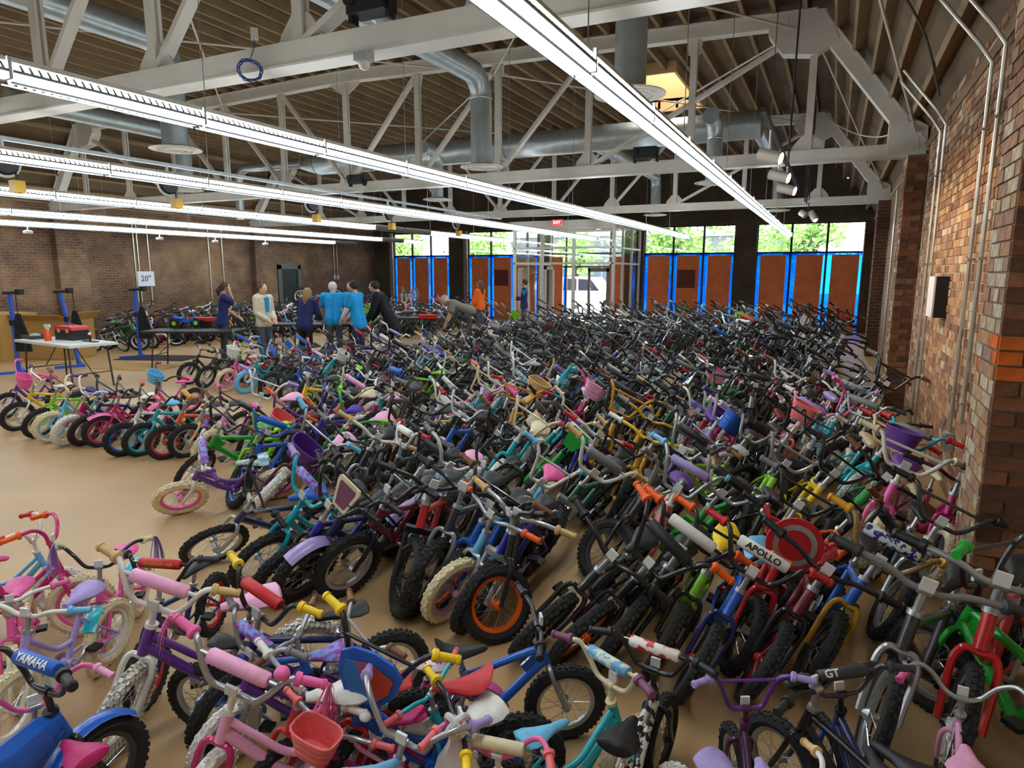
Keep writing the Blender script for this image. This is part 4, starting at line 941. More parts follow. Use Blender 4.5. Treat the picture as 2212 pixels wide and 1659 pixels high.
G((1412, 1448), 60, 0, -4, 0.79, 'bmx', 'bmx', 'zebra', fork='black', bar='black', grip='black', pad='flame', saddle='black', saddle_kind='wide', tyre='black', rim='black', stem='black')
G((1612, 1530), 84, 0, 6, 0.69, 'girl', 'high', 'plum', fork='plum', bar='purple', grip='lavender', saddle='lavender', saddle_kind='wide', tyre='black', rim='silver', stem='plum')
gtb = G((1818, 1500), 86, 3, 8, 0.75, 'bmx', 'bmx', 'navy', fork='blue', bar='charcoal', grip='charcoal', pad='charcoal', saddle='charcoal', tyre='black', rim='charcoal', stem='black')
G((2118, 1262), 100, -4, 10, 1.05, 'mtb', 'high', 'green', fork='green', bar='black', grip='green', saddle='black', tyre='black', rim='silver', stem='black')
G((1850, 1650), -142, 6, 24, 1.15, 'bmx', 'flat', 'charcoal', by='wheel', fork='silver', bar='grey', grip='charcoal', saddle='black', tyre='black', rim='silver', fat=False)
G((2030, 1680), -138, 4, 14, 1.2, 'mtb', 'flat', 'red', by='wheel', fork='red', bar='silver', grip='black', saddle='black', tyre='black', rim='black', fat=False)
G((2092, 1640), 60, 0, 0, 0.73, 'girl', 'cruiser', 'light pink', bar='silver', grip='pink', saddle='light pink', saddle_kind='wide', by='saddle', tyre='white', rim='white')
G((1560, 1655), -60, 0, 0, 0.69, 'girl', 'cruiser', 'lavender', bar='white', grip='tan', saddle='lavender', saddle_kind='wide', by='saddle', tyre='white', rim='purple')
G((20, 1300), -60, 0, 10, 0.73, 'girl', 'flat', 'pink', bar='white', grip='pink', saddle='pink', saddle_kind='wide', tyre='cream', rim='pink', fork='pink')
G((930, 1500), -30, -6, 0, 0.69, 'girl', 'flat', 'teal', fork='teal', bar='teal', grip='salmon', saddle='red', tyre='white', rim='dark red', mag=True)
G((1960, 1640), 120, 0, 0, 0.82, 'bmx', 'flat', 'black', bar='black', grip='black', saddle='black', tyre='black', by='saddle')
G((60, 1330), -95, 3, 0, 0.8, 'girl', 'flat', 'lavender', fork='white', bar='white', grip='light blue', saddle='lavender', saddle_kind='wide', tyre='cream', rim='white')
G((560, 1330), -155, 3, 36, 0.9, 'bmx', 'bmx', 'navy', fork='blue', bar='black', grip='yellow', pad='red', saddle='black', tyre='black', rim='silver')
G((650, 1490), -160, 3, 45, 0.8, 'bmx', 'flat', 'red', fork='red', bar='silver', grip='white', saddle='red', tyre='black', rim='yellow')
G((985, 1560), 30, 0, -10, 0.8, 'girl', 'flat', 'navy', fork='white', bar='black', grip='yellow', saddle='light blue', tyre='black', rim='lime', guard='lime')
G((870, 1600), -140, 3, 30, 0.8, 'girl', 'cruiser', 'light pink', fork='silver', bar='silver', grip='lavender', saddle='white', saddle_kind='wide', tyre='black', rim='silver')
# -- front row along the aisle: front tyre on the floor
F = lambda at, frame, **kw: bike(at, kw.pop('A', -116), kw.pop('lean', 27), kw.pop('steer', 0), kw.pop('s', 1.0), kw.pop('kind', 'bmx'), kw.pop('bk', 'bmx'), frame, by='wheel', zone='front row', **kw)
F((392, 1108), 'purple', A=-150, lean=38, s=1.0, kind='girl', bk='bmx', tyre='cream', rim='pink', fork='white', bar='white', grip='purple', pad='purple floral', saddle='blue floral', guard='plum')
F((455, 1215), 'navy', A=-140, lean=40, s=1.05, fork='silver', saddle='blue', grip='black', rim='silver', fat=False)
F((545, 1262), 'teal', A=-124, lean=30, s=1.05, kind='girl', bk='bmx', bar='teal', grip='lavender', pad='purple floral', saddle='charcoal', stem='teal')
F((600, 1285), 'indigo', A=-128, lean=30, s=1.05, fork='black', saddle='black', bar='black', grip='black', rim='charcoal')
plt = F((640, 1292), 'navy', A=-126, lean=27, s=1.08, fork='black', bar='black', saddle='black', plate=('number', 'cream'), fender='lavender', rim='charcoal')
F((735, 1286), 'dark red', A=-118, lean=24, steer=-18, s=1.08, fork='black', bar='black', saddle='charcoal', rim='silver')
F((850, 1322), 'red', A=-100, lean=12, steer=30, s=1.12, fork='black', susp=True, bar='black', grip='black', saddle='charcoal', rim='black', bk='flat')
F((898, 1320), 'charcoal', A=-112, lean=18, s=1.15, fork='silver', bar='black', bk='flat', rim='black')
F((940, 1318), 'blue', A=-118, lean=24, s=1.05, rim='orange', bar='black', saddle='black', grip='brown', fork='blue')
F((958, 1338), 'light blue', A=-122, lean=22, steer=-12, s=1.0, kind='girl', bk='flat', tyre='cream', rim='light pink', fork='silver', bar='silver', grip='orange', saddle='cream', saddle_kind='wide')
F((1006, 1356), 'indigo', A=-118, lean=20, s=1.05, kind='mtb', susp=True, fork='silver', bar='silver', bk='flat', grip='tan', saddle='black', rim='black')
F((1082, 1388), 'black', A=-100, lean=8, steer=-58, s=1.0, rim='orange', fork='black', bar='black', saddle='black', bk='flat')
F((1130, 1404), 'charcoal', A=-128, lean=36, s=1.08, rim='black', bar='black', saddle='charcoal', bk='flat', fork='black')
F((1215, 1420), 'black', A=-132, lean=34, s=1.05, rim='orange', bar='black', saddle='charcoal', bk='high', grip='orange', pad='black')
F((1300, 1430), 'charcoal', A=-122, lean=28, s=1.05, rim='orange', fork='black', bar='black', saddle='black', bk='bmx', pad='white', grip='orange')
F((1400, 1450), 'lime', A=-118, lean=24, s=1.0, rim='black', fork='black', bar='black', grip='orange', saddle='yellow', saddle_kind='kick')
F((1600, 1500), 'dark red', A=-120, lean=26, s=1.05, fork='black', bar='black', rim='red', saddle='red web', grip='black', bk='flat')
apo = F((1465, 1500), 'blue', A=-118, lean=24, s=1.0, fork='navy', bar='black', pad='white', rim='red', grip='red', saddle='light blue', saddle_kind='kick', bk='bmx')
shd = F((1560, 1440), 'red', A=-114, lean=22, steer=10, s=1.0, fork='red', bar='red', grip='black', plate=('round', 'red'), rim='black', saddle='black')
F((1715, 1475), 'blue', A=-118, lean=26, s=1.05, fork='gold', bar='bronze', grip='gold', pad='multicolour', rim='charcoal', saddle='charcoal')
F((1880, 1370), 'charcoal', A=-116, lean=24, s=1.05, fork='silver', bar='charcoal', grip='black', rim='silver')
F((1990, 1262), 'magenta', A=-108, lean=16, s=1.05, kind='girl', bk='flat', tyre='cream', rim='white', bar='plum', grip='black', saddle='cream', fork='magenta')
F((2062, 1330), 'dark red', A=-116, lean=24, s=1.1, bk='flat', fork='black', bar='black', saddle='black')

# -- cluster by the folding table, front tyres on the floor
L_ = lambda at, frame, **kw: bike(at, kw.pop('A', -112), kw.pop('lean', 22), kw.pop('steer', 0), kw.pop('s', 0.95), kw.pop('kind', 'bmx'), kw.pop('bk', 'bmx'), frame, by='wheel', zone='cluster by the folding table', **kw)
L_((8, 905), 'purple', kind='girl', bk='cruiser', bar='pink', grip='pink', saddle='magenta', tyre='black', rim='white')
L_((35, 930), 'yellow', fork='white', bar='white', grip='navy', saddle='white', steer=-10, tyre='black', basket='pink')
L_((80, 945), 'lime', bar='brown', grip='brown', saddle='navy', rim='cream')
L_((108, 955), 'light blue', kind='girl', bk='cruiser', bar='cream', grip='purple', saddle='blue', tyre='cream', rim='light blue', steer=-18)
L_((142, 962), 'magenta', kind='girl', bk='cruiser', bar='white', grip='plum', saddle='magenta', tyre='white', rim='white', fork='magenta')
L_((178, 962), 'navy', bar='black', saddle='charcoal', rim='dark red')
L_((215, 965), 'magenta', rim='magenta', fender='pink', bar='charcoal', saddle='white', kind='girl', steer=-22)
L_((262, 985), 'white', fork='white', rim='blue', bar='black', grip='salmon', saddle='light blue', steer=-24)
L_((300, 985), 'teal', rim='teal', bar='black', saddle='black', steer=-16)
L_((352, 992), 'orange', fork='black', rim='red', bar='brown', grip='brown', saddle='charcoal', pad='gold', steer=-24)
L_((398, 988), 'silver', fork='cream', rim='silver', bar='charcoal', saddle='charcoal', steer=-20)
L_((440, 1000), 'light pink', kind='girl', bk='bmx', fork='cream', tyre='cream', rim='pink', bar='plum', grip='pink', saddle='pink')
L_((310, 915), 'pink', kind='girl', bk='cruiser', bar='black', grip='magenta', saddle='pink', tyre='black', basket='light blue', rim='pink')
# -- a few bikes with front wheels on the strip of bare floor behind the cluster
for at, frame, kw in [((485, 846), 'pink', dict(kind='girl', bk='cruiser', tyre='cream', rim='pink', bar='white', grip='pink', saddle='cream', basket='white')),
                      ((528, 850), 'teal', dict(kind='girl', bk='flat', tyre='light blue', rim='light blue', fork='white', bar='silver', grip='black', saddle='black')),
                      ((440, 838), 'charcoal', dict(bk='flat', saddle='black')), ((405, 830), 'black', dict(bk='flat', saddle='black', susp=True, fork='black')), ((575, 858), 'charcoal', dict(bk='bmx')),
                      ((620, 868), 'blue', dict(bk='bmx', bar='blue', grip='blue')), ((665, 872), 'dark green', dict(bk='flat')), ((700, 884), 'green', dict(bk='flat', saddle='lime'))]:
    bike(at, -112, 20, random.uniform(-20, 10), 1.0, kw.pop('kind', 'bmx'), kw.pop('bk', 'bmx'), frame, by='wheel', zone='row behind the table cluster', **kw)

# -- the rest of the floor, row upon row
rg_ = random.Random(11)
GIRL = [('pink', 'white'), ('magenta', 'white'), ('light pink', 'cream'), ('purple', 'white'), ('lavender', 'white'), ('light blue', 'white'), ('teal', 'cream'), ('plum', 'white'), ('salmon', 'cream'), ('white', 'white')]
BOY = ['red', 'blue', 'navy', 'green', 'orange', 'black', 'charcoal', 'silver', 'dark red', 'lime', 'yellow', 'indigo', 'gold', 'dark green', 'black', 'charcoal']
GRIPS = ['black', 'pink', 'white', 'lavender', 'tan', 'salmon', 'light blue', 'lime', 'purple', 'cream', 'red', 'orange', 'brown', 'grey']
def auto(x, y, s, far, zone, head=-90, lean=None):
    B = dict(s=s, x=x, y=y, zone=zone, hero=False)
    r = rg_.random(); girl = r < 0.42*(1-far); dark = rg_.random() < far
    B['head'] = R_(head+rg_.gauss(0, 11)); B['lean'] = R_(lean if lean is not None else rg_.gauss(27, 7)); B['steer'] = R_(rg_.gauss(8, 24)); B['fat'] = rg_.random() < 0.6-0.4*far; B['spin'] = rg_.random()*6
    if girl:
        c, bc = rg_.choice(GIRL); B.update(kind='girl', frame=c, fork=c if rg_.random() < 0.6 else 'white', bar=bc if rg_.random() < 0.75 else rg_.choice(['purple', 'silver', 'teal', 'pink']), bar_kind=rg_.choice(['cruiser', 'cruiser', 'bmx', 'high']),
            tyre=rg_.choice(['white', 'cream', 'black', 'white']), rim=rg_.choice(['white', c, 'silver', 'pink']), grip=rg_.choice(GRIPS), saddle=rg_.choice(['white', 'pink', 'lavender', 'light pink', 'black', 'purple', 'cream']), saddle_kind='wide', stem='white')
        if rg_.random() < 0.45: B['pad'] = rg_.choice(['purple floral', 'light pink', 'white floral', 'lavender', 'blue floral', 'pink'])
        if rg_.random() < 0.07: B['basket'] = rg_.choice(['white', 'pink', 'cream', 'light blue', 'purple', 'tan'])
        if rg_.random() < 0.10: B['streamers'] = rg_.choice(['pink', 'teal', 'lavender'])
        if rg_.random() < 0.4: B['guard'] = rg_.choice(['white', c])
    else:
        c = rg_.choice(['black', 'charcoal', 'black', 'navy', 'black', 'dark green', 'charcoal', 'dark red', 'silver']) if dark else rg_.choice(BOY)
        B.update(kind=rg_.choice(['bmx', 'mtb', 'bmx']), frame=c, fork=rg_.choice([c, 'black', 'silver']), bar=rg_.choice(['black', 'black', 'charcoal', 'silver', 'white', c] if not dark else ['black', 'black', 'charcoal', 'silver', 'black']), bar_kind=rg_.choice(['bmx', 'flat', 'high', 'bmx'] if far < 0.6 else ['flat', 'flat', 'bmx']),
            tyre='black', rim=rg_.choice(['silver', 'black', 'charcoal']+([c] if not dark else [])), grip=rg_.choice(['black', 'black', 'charcoal', 'red', 'grey', 'white', 'brown', 'tan', 'black'] if not dark else ['black', 'black', 'black', 'charcoal', 'grey']), saddle=rg_.choice(['black', 'black', 'charcoal', c] if not dark else ['black', 'black', 'charcoal']),
            susp=rg_.random() < 0.35, stem=rg_.choice(['silver', 'black']))
        if B['bar_kind'] in ('bmx', 'high') and rg_.random() < 0.4: B['pad'] = rg_.choice(['black', 'red', 'blue', 'white', 'grey', 'charcoal', c])
        if rg_.random() < 0.025: B['plate'] = ('number', rg_.choice(['white', 'blue', 'lime']))
    BK.append(B); return B
ORD = ['first', 'second', 'third', 'fourth', 'fifth', 'sixth', 'seventh', 'eighth', 'ninth', 'tenth', 'eleventh', 'twelfth', 'thirteenth', 'fourteenth', 'fifteenth', 'sixteenth', 'seventeenth', 'eighteenth', 'nineteenth', 'twentieth', 'back']
rows = [(3.75, -4.9, 0.35, 0.30), (4.6, -5.3, 0.4, 0.30), (5.45, -5.6, 0.4, 0.31), (6.35, -6.1, 0.4, 0.32), (7.25, -6.4, 0.4, 0.33), (8.0, -9.4, 0.4, 0.34), (8.95, -9.3, 0.4, 0.35), (9.9, -8.4, 0.4, 0.36)]
y = 10.9
while y < 21.5:
    rows.append((y, -7.8 if y < 18 else -5.9, 0.02, 0.38+0.012*(y-10))); y += 1.1
for ri, (yf, xl, xr_, sp) in enumerate(rows):
    far = min(1, max(0.25, 0.25+(yf-6)/7.0)); x = xl
    while x < xr_:
        s = rg_.uniform(0.95, 1.15) if yf < 8 else (rg_.uniform(1.0, 1.25) if yf < 12 else rg_.uniform(1.2, 1.5))
        near_pier = 3.6 < yf+0.4 < 4.9 or 10.2 < yf+0.5 < 11.3 or 17 < yf+0.5 < 18
        if x < xr_-(0.25 if near_pier else 0): auto(x, yf+0.4*s+rg_.uniform(-0.12, 0.12), s, far, ORD[min(ri+1, 20)]+' row')
        x += sp*rg_.uniform(0.8, 1.2)
# bikes along the long plain wall and in front of the left windows
for xr0, n, y0, y1, hd in [(-17.6, 38, 11.6, 23.0, 0), (-16.2, 36, 11.8, 23.0, 0), (-14.9, 26, 12.6, 21.0, 0)]:
    for i in range(n):
        yy = y0+(y1-y0)*i/n
        auto(xr0+rg_.uniform(-0.1, 0.1), yy, rg_.uniform(1.1, 1.35), 0.85, 'rows along the plain wall', hd, rg_.gauss(-14, 6))
for yy in (16.0, 17.1, 18.2, 19.3, 20.4):
    for i in range(9 if yy < 19 else 7): auto(-13.8+0.33*i, yy+0.4, rg_.uniform(1.2, 1.4), 0.95, 'rows under the patched window', -88)
for i in range(9): auto(-15.6+rg_.uniform(-0.2, 0.2), 9.9+i*0.3, rg_.uniform(1.0, 1.25), 0.5, 'rows along the plain wall', 10, rg_.gauss(-20, 8))
for i in range(8): auto(-14.0+0.3*i, 22.0+rg_.uniform(-0.2, 0.2), rg_.uniform(1.2, 1.4), 0.95, 'rows under the patched window', -80)

# accessories seen on particular bikes of the mass
ACC = [(1170, 892, dict(basket='cream')), (1160, 835, dict(basket='tan', bar='teal')), (1540, 830, dict(plate=('badge', 'pink'), bar='white', grip='salmon')), (1545, 912, dict(basket='blue', bar='white')),
       (1735, 905, dict(basket='salmon', bar='light pink')), (1215, 972, dict(plate=('number', 'green'), frame='green', fork='green')), (1270, 870, dict(kind='girl', bar_kind='cruiser', frame='magenta', fork='magenta', bar='magenta', grip='teal', basket='light pink', streamers='teal')),
       (755, 782, dict(basket='white', frame='light pink', bar='white')), (1985, 968, dict(basket='purple', bar='teal')), (590, 885, dict(basket='salmon', bar='purple', grip='orange', frame='plum')), (1400, 960, dict(frame='gold', fork='gold')),
       (960, 860, dict(frame='purple', fork='purple')), (800, 900, dict(frame='green', fork='green', bar='green')), (1810, 860, dict(bar='white', frame='salmon')), (1560, 1000, dict(frame='lime', fork='lime'))]
for u, v, kw in ACC:
    best = min((B for B in BK if not B['hero'] and not B.get('acc')), key=lambda B: math.hypot(proj(root_mat(B) @ Vector(CLAMP))[0]-u, proj(root_mat(B) @ Vector(CLAMP))[1]-v))
    best.update(kw); best['acc'] = True
# labels
ZN = {'foreground row': 'in the foreground row', 'front row': 'in the front row', 'cluster by the folding table': 'in cluster before the folding table', 'row behind the table cluster': 'behind the table cluster',
      'rows along the plain wall': 'along the plain wall', 'rows under the patched window': 'under the patched window'}
def lab(B, lvl):
    z = ZN.get(B['zone'], 'in the '+B['zone']); b = B['frame']+' bike'; ex = []
    if B.get('basket'): ex.append(B['basket']+' basket')
    if B.get('plate'): ex.append(B['plate'][1]+' front plate')
    if B.get('streamers'): ex.append(B['streamers']+' streamers')
    cand = ex+[B['tyre']+' tyres', B['grip']+' grips', B['saddle']+' saddle', B['bar']+' bar']+([B['pad']+' pad'] if B.get('pad') else [])+[B['rim']+' rims', B['fork']+' fork']
    out, nw = [], len(b.split())+len(z.split())+1
    for c in cand[:lvl]:
        if nw+len(c.split()) > 16: continue
        out.append(c); nw += len(c.split())
    return b+' with '+', '.join(out)+' '+z
inview = []
for B in BK:
    u, v, z = proj((B['x'], B['y'], 0.4*B['s'])); B['px'] = (B['s']/max(z, 0.1)) if (z > 0.2 and -250 < u < 2450 and v < 2300) else 0
BK.sort(key=lambda B: (not B['hero'], -B['px']))
IND, REST = BK[:298], [B for B in BK[298:] if B['px'] > 0]
for lvl in (2, 3, 4, 5, 6, 8):
    cnt = {}
    for B in IND:
        if not B.get('fixed'): B['label'] = lab(B, lvl)
        cnt[B['label']] = cnt.get(B['label'], 0)+1
    for B in IND:
        if cnt[B['label']] == 1: B['fixed'] = True
for B in IND: B['group'] = 'bikes '+ZN.get(B['zone'], 'in the '+B['zone'])
for i, B in enumerate(IND): build_bike(B, 'hi' if (B['hero'] or B['px'] > 0.115) else 'lo')
# far bikes, past the first three hundred, in one object
ms_, fs_, mi_, off = [], [], [], 0; mats_, midx = [], {}
for B in REST:
    pr = parts(B, 'lo'); Ms = []; R0 = root_mat(B)
    for (nm, par, key, fn, mat, M) in pr:
        W = (Ms[par] @ M) if par >= 0 else (R0 @ M); Ms.append(W)
        if nm == 'spokes': continue
        g = raw(key, fn); v = np.array(g.v); Wn = np.array(W); v = v @ Wn[:3, :3].T+Wn[:3, 3]; ms_.append(v)
        fs_ += [tuple(i+off for i in f) for f in g.f]; off += len(v)
        if mat.name not in midx: midx[mat.name] = len(mats_); mats_.append(mat)
        mi_ += [midx[mat.name]]*len(g.f)
if ms_:
    me = bpy.data.meshes.new('far_bicycles'); me.from_pydata(np.concatenate(ms_).tolist(), [], fs_)
    for m in mats_: me.materials.append(m)
    me.polygons.foreach_set('material_index', mi_); me.update()
    o = bpy.data.objects.new('far_bicycles', me); COL.objects.link(o)
    tag(o, 'mass of mostly black bicycles standing packed before the street windows and plain wall', 'bicycles', kind='stuff')
print('bikes', len(IND), len(REST))
# lettering on pads, star shield, badge panel
def pad_text(B, body, size, col, shift=0.0, up=0.35, neg=False):
    bk = B['bar_kind']; z0 = {'bmx': 0.115, 'high': 0.16}[bk]; me = text_mesh(body, size, 0.0, size*0.03); r = 0.0286; sg_ = -1 if neg else 1
    bm = bmesh.new(); bm.from_mesh(me)
    for k in range(-6, 7): bmesh.ops.bisect_plane(bm, geom=bm.verts[:]+bm.edges[:]+bm.faces[:], plane_co=(0, k*size*0.085, 0), plane_no=(0, 1, 0))
    bmesh.ops.triangulate(bm, faces=bm.faces[:]); bm.to_mesh(me); bm.free()
    for v in me.vertices:
        a = up+v.co.y/r; y = v.co.x+shift; v.co = Vector((sg_*r*math.cos(a)-0.012, sg_*y, z0+r*math.sin(a)))
    place('lettering', me, [plain('ink_'+col.replace(' ', '_'), RGB[col], 0.5)], child(B, 'handlebar'))
pad_text(apo, 'APOLLO', 0.042, 'black'); pad_text(yam, 'YAMAHA', 0.042, 'white', up=0.75, neg=True); pad_text(gtb, 'GT', 0.05, 'white', shift=-0.06, up=0.75, neg=True); pad_text(cub, 'mountain cub', 0.03, 'gold')
hb = child(shd, 'handlebar'); Mp = Matrix.Translation((0.035, 0, 0.06)) @ Matrix.Rotation(-0.15, 4, 'Y'); child(shd, 'front_plate').scale = (1, 1.3, 1.3)
for r0, r1, c, d in [(0.1, 0.074, 'silver', 0.017)]:
    m = MB(); n = 28; vs = [(d, r*math.cos(2*PI*i/n), r*math.sin(2*PI*i/n)) for r in (r0, r1) for i in range(n)]
    m.add(vs, [(i, (i+1) % n, (i+1) % n+n, i+n) for i in range(n)]); m.obj('ring', [paint(c)], hb, False, M=Mp)
hb = child(badge, 'handlebar')
child(badge, 'front_plate').scale = (1, 1.35, 1.35); child(badge, 'front_plate').location.z -= 0.02; Mp = Mp @ Matrix.Diagonal((1, 1.35, 1.35, 1)) @ Matrix.Translation((0, 0, -0.015))
MB().prism([(0.0, -0.08), (-0.04, -0.05), (-0.072, 0.0), (-0.074, 0.045), (0, 0.07), (0.074, 0.045), (0.072, 0.0), (0.04, -0.05)], 0.0145, 0.017, 'x').obj('badge_panel', [two('badge_print', (190, 60, 40), (40, 120, 190), 3, lo=0.45, hi=0.55)], hb, False, M=Mp)
Mp = Matrix.Translation((0.035, 0, 0.06)) @ Matrix.Rotation(-0.15, 4, 'Y'); hb = child(plt, 'handlebar'); MB().prism([(-0.055, 0.065), (0.055, 0.065), (0.062, 0.05), (0.035, -0.065), (-0.035, -0.065), (-0.062, 0.05)], 0.0145, 0.017, 'x').obj('number_panel', [paint('mauve')], hb, False, M=Mp)
# ------------------------------------------------------------------ people
def rem(o, vox, it=2):
    m = o.modifiers.new('remesh', 'REMESH'); m.mode = 'VOXEL'; m.voxel_size = vox; m.use_smooth_shade = True
    s = o.modifiers.new('smooth', 'SMOOTH'); s.iterations = it; s.factor = 0.5
def capsule(m, pts, rs, n=10):
    m.tube(pts, rs, n)
    for p, r in ((pts[0], rs[0]), (pts[-1], rs[-1])): m.ball(p, r*0.99, n, 6)
def person(pos, A, h, label, shirt, trousers, hair, skin=(206, 160, 130), bend=0, head_p=0, head_y=0, hands=None, sleeve='short', hairkind='short', skirt=0.0, hood=False, extra=None, jacket=False):
    r = empty('person', (pos[0], pos[1], 0), R_(A)+YAW, label, 'person')
    V = lambda *a: np.array(a, float)*h
    piv = V(0, 0, 0.53); cb, sb = math.cos(R_(bend)), math.sin(R_(bend))
    def T(p): q = p-piv; return piv+np.array([q[0]*cb+q[2]*sb, q[1], -q[0]*sb+q[2]*cb])
    SH = [T(V(0, s*0.108, 0.81)) for s in (-1, 1)]; NK = T(V(-0.005, 0, 0.855)); HC = T(V(0.008, 0, 0.925))
    if head_p: HC = NK+np.array([math.sin(R_(bend*0.5+head_p)), 0, math.cos(R_(bend*0.5+head_p))])*0.075*h
    hands = hands or [(0.06, -0.16, 0.45), (0.06, 0.16, 0.45)]
    arms = []
    for s, H_ in zip((0, 1), hands):
        a = SH[s]; t = np.array(H_)*h; L1, L2 = 0.175*h, 0.155*h; d = t-a; D = np.linalg.norm(d)
        if D > (L1+L2)*0.98: d = d/D*(L1+L2)*0.98; D = (L1+L2)*0.98; t = a+d
        ca = (L1*L1+D*D-L2*L2)/(2*L1*D); up = np.array([-0.6, (-1, 1)[s]*0.5, -0.7]); up -= d*np.dot(up, d)/(D*D); up /= np.linalg.norm(up)
        e = a+d/D*L1*ca+up*L1*math.sqrt(max(0, 1-ca*ca)); arms.append((a, e, t))
    b = MB()
    for s in (-1, 1): capsule(b, [T(V(0, s*0.04, 0.52)), T(V(0.005, s*0.04, 0.64)), T(V(0.0, s*0.05, 0.76))], [0.05*h, 0.044*h, 0.05*h])
    capsule(b, SH, [0.038*h, 0.038*h]); capsule(b, [T(V(0, 0, 0.8)), NK, HC], [0.04*h, 0.031*h, 0.034*h])
    b.ball(HC, (0.056*h, 0.048*h, 0.068*h), 14, 10); b.ball(HC+V(0.016, 0, -0.022), (0.037*h, 0.034*h, 0.042*h), 12, 8)
    fx = np.array([math.cos(R_(head_y)), math.sin(R_(head_y)), 0]); fy = np.array([-fx[1], fx[0], 0])
    b.ball(HC+fx*0.055*h+V(0, 0, -0.008), (0.011*h, 0.009*h, 0.013*h), 8, 6)
    for s in (-1, 1): b.ball(HC+fy*s*0.045*h, (0.01*h, 0.007*h, 0.017*h), 8, 6)
    for s in (-1, 1): capsule(b, [V(0, s*0.052, 0.52), V(0.012, s*0.055, 0.29), V(-0.005, s*0.058, 0.05)], [0.05*h, 0.034*h, 0.022*h]); capsule(b, [V(-0.015, s*0.058, 0.025), V(0.085, s*0.062, 0.02)], [0.022*h, 0.018*h])
    for (a, e, t) in arms:
        capsule(b, [a, e, t], [0.03*h, 0.025*h, 0.017*h]); d = t-e; d /= np.linalg.norm(d); sd = np.cross(d, [0, 0, 1.]); sd /= np.linalg.norm(sd)+1e-9; nn = np.cross(sd, d)
        capsule(b, [t, t+d*0.035*h], [0.017*h, 0.02*h])
        for k, (o_, L_f) in enumerate([(-0.017, 0.036), (-0.006, 0.044), (0.006, 0.042), (0.017, 0.032)]):
            p0 = t+d*0.04*h+sd*o_*h; capsule(b, [p0, p0+d*L_f*0.6*h-nn*0.004*h, p0+d*L_f*0.9*h-nn*0.014*h], [0.0065*h, 0.006*h, 0.005*h], 6)
        p0 = t+d*0.015*h+sd*0.02*h; capsule(b, [p0, p0+d*0.02*h+sd*0.014*h, p0+d*0.038*h+sd*0.013*h-nn*0.008*h], [0.0075*h, 0.0065*h, 0.0055*h], 6)
    rem(b.obj('body', [plain('skin_%d' % skin[0], skin, 0.55)], r), 0.0105)
    for s in (-1, 1): MB().ball(HC+fx*0.047*h+fy*s*0.018*h+V(0, 0, 0.006), 0.0055*h, 8, 6).obj('eye', [BLACKP], r)
    MB().ball(HC+fx*0.047*h+V(0, 0, -0.033), (0.006*h, 0.014*h, 0.004*h), 8, 6).obj('mouth', [plain('lips', (150, 84, 76), 0.5)], r)
    c = MB(); g = 0.012*h
    for s in (-1, 1): capsule(c, [T(V(0, s*0.045, 0.505-skirt)), T(V(0.005, s*0.042, 0.64)), T(V(0.0, s*0.052, 0.765))], [0.06*h+g, 0.049*h+g*0.8, 0.053*h+g*0.8])
    capsule(c, SH, [0.04*h+g*0.6, 0.04*h+g*0.6])
    for (a, e, t) in arms:
        if sleeve == 'short': capsule(c, [a, a+(e-a)*0.62], [0.036*h+g*0.6, 0.034*h+g])
        else: capsule(c, [a, e, e+(t-e)*0.9], [0.036*h+g*0.7, 0.032*h+g*0.7, 0.024*h+g*0.7])
    if hood: capsule(c, [T(V(-0.05, -0.05, 0.835)), T(V(-0.065, 0, 0.84)), T(V(-0.05, 0.05, 0.835))], [0.03*h, 0.036*h, 0.03*h])
    rem(c.obj('jacket' if jacket else 'top', [shirt], r), 0.013)
    if sleeve == 'undersleeve' : pass
    t_ = MB()
    for s in (-1, 1): capsule(t_, [V(0, s*0.048, 0.53), V(0.012, s*0.055, 0.29), V(-0.005, s*0.058, 0.055)], [0.055*h, 0.044*h, 0.036*h])
    capsule(t_, [V(0, -0.035, 0.52), V(0, 0.035, 0.52)], [0.056*h, 0.056*h]); rem(t_.obj('trousers', [trousers], r), 0.014)
    for s in (-1, 1):
        sh = MB(); capsule(sh, [V(-0.02, s*0.058, 0.022), V(0.045, s*0.06, 0.024), V(0.1, s*0.062, 0.018)], [0.027*h, 0.028*h, 0.022*h]); sh.obj('shoe', [BLACKP], r)
    hm = MB(); bk_ = -fx
    hm.ball(HC+bk_*0.012*h+V(0, 0, 0.014), (0.06*h, 0.055*h, 0.062*h), 14, 10)
    if hairkind == 'long':
        capsule(hm, [HC+bk_*0.03*h+V(0, 0, 0.02), HC+bk_*0.05*h+V(0, 0, -0.06), HC+bk_*0.062*h+V(0, 0, -0.15)], [0.05*h, 0.052*h, 0.03*h])
        for s in (-1, 1): capsule(hm, [HC+bk_*0.02*h+fy*s*0.035*h, HC+bk_*0.035*h+fy*s*0.05*h+V(0, 0, -0.12)], [0.03*h, 0.024*h])
    if hairkind == 'bun': hm.ball(HC+bk_*0.02*h+V(0, 0, 0.082), 0.026*h, 10, 8); capsule(hm, [HC+bk_*0.03*h+V(0, 0, 0.04), HC+bk_*0.02*h+V(0, 0, 0.08)], [0.03*h, 0.016*h])
    if hairkind == 'pony': capsule(hm, [HC+bk_*0.05*h+V(0, 0, 0.01), HC+bk_*0.085*h+V(0, 0, -0.03), HC+bk_*0.085*h+V(0, 0, -0.09)], [0.03*h, 0.03*h, 0.012*h])
    rem(hm.obj('hair' if hairkind != 'cap' else 'cap', [hair], r), 0.012, 3)
    if hairkind == 'cap': MB().prism([(0.02*h, -0.04*h), (0.075*h, -0.036*h), (0.098*h, 0), (0.075*h, 0.036*h), (0.02*h, 0.04*h)], 0, 0.008*h, 'z').obj('cap_peak', [hair], r, M=Matrix.Translation(Vector(HC+V(0, 0, 0.022))))
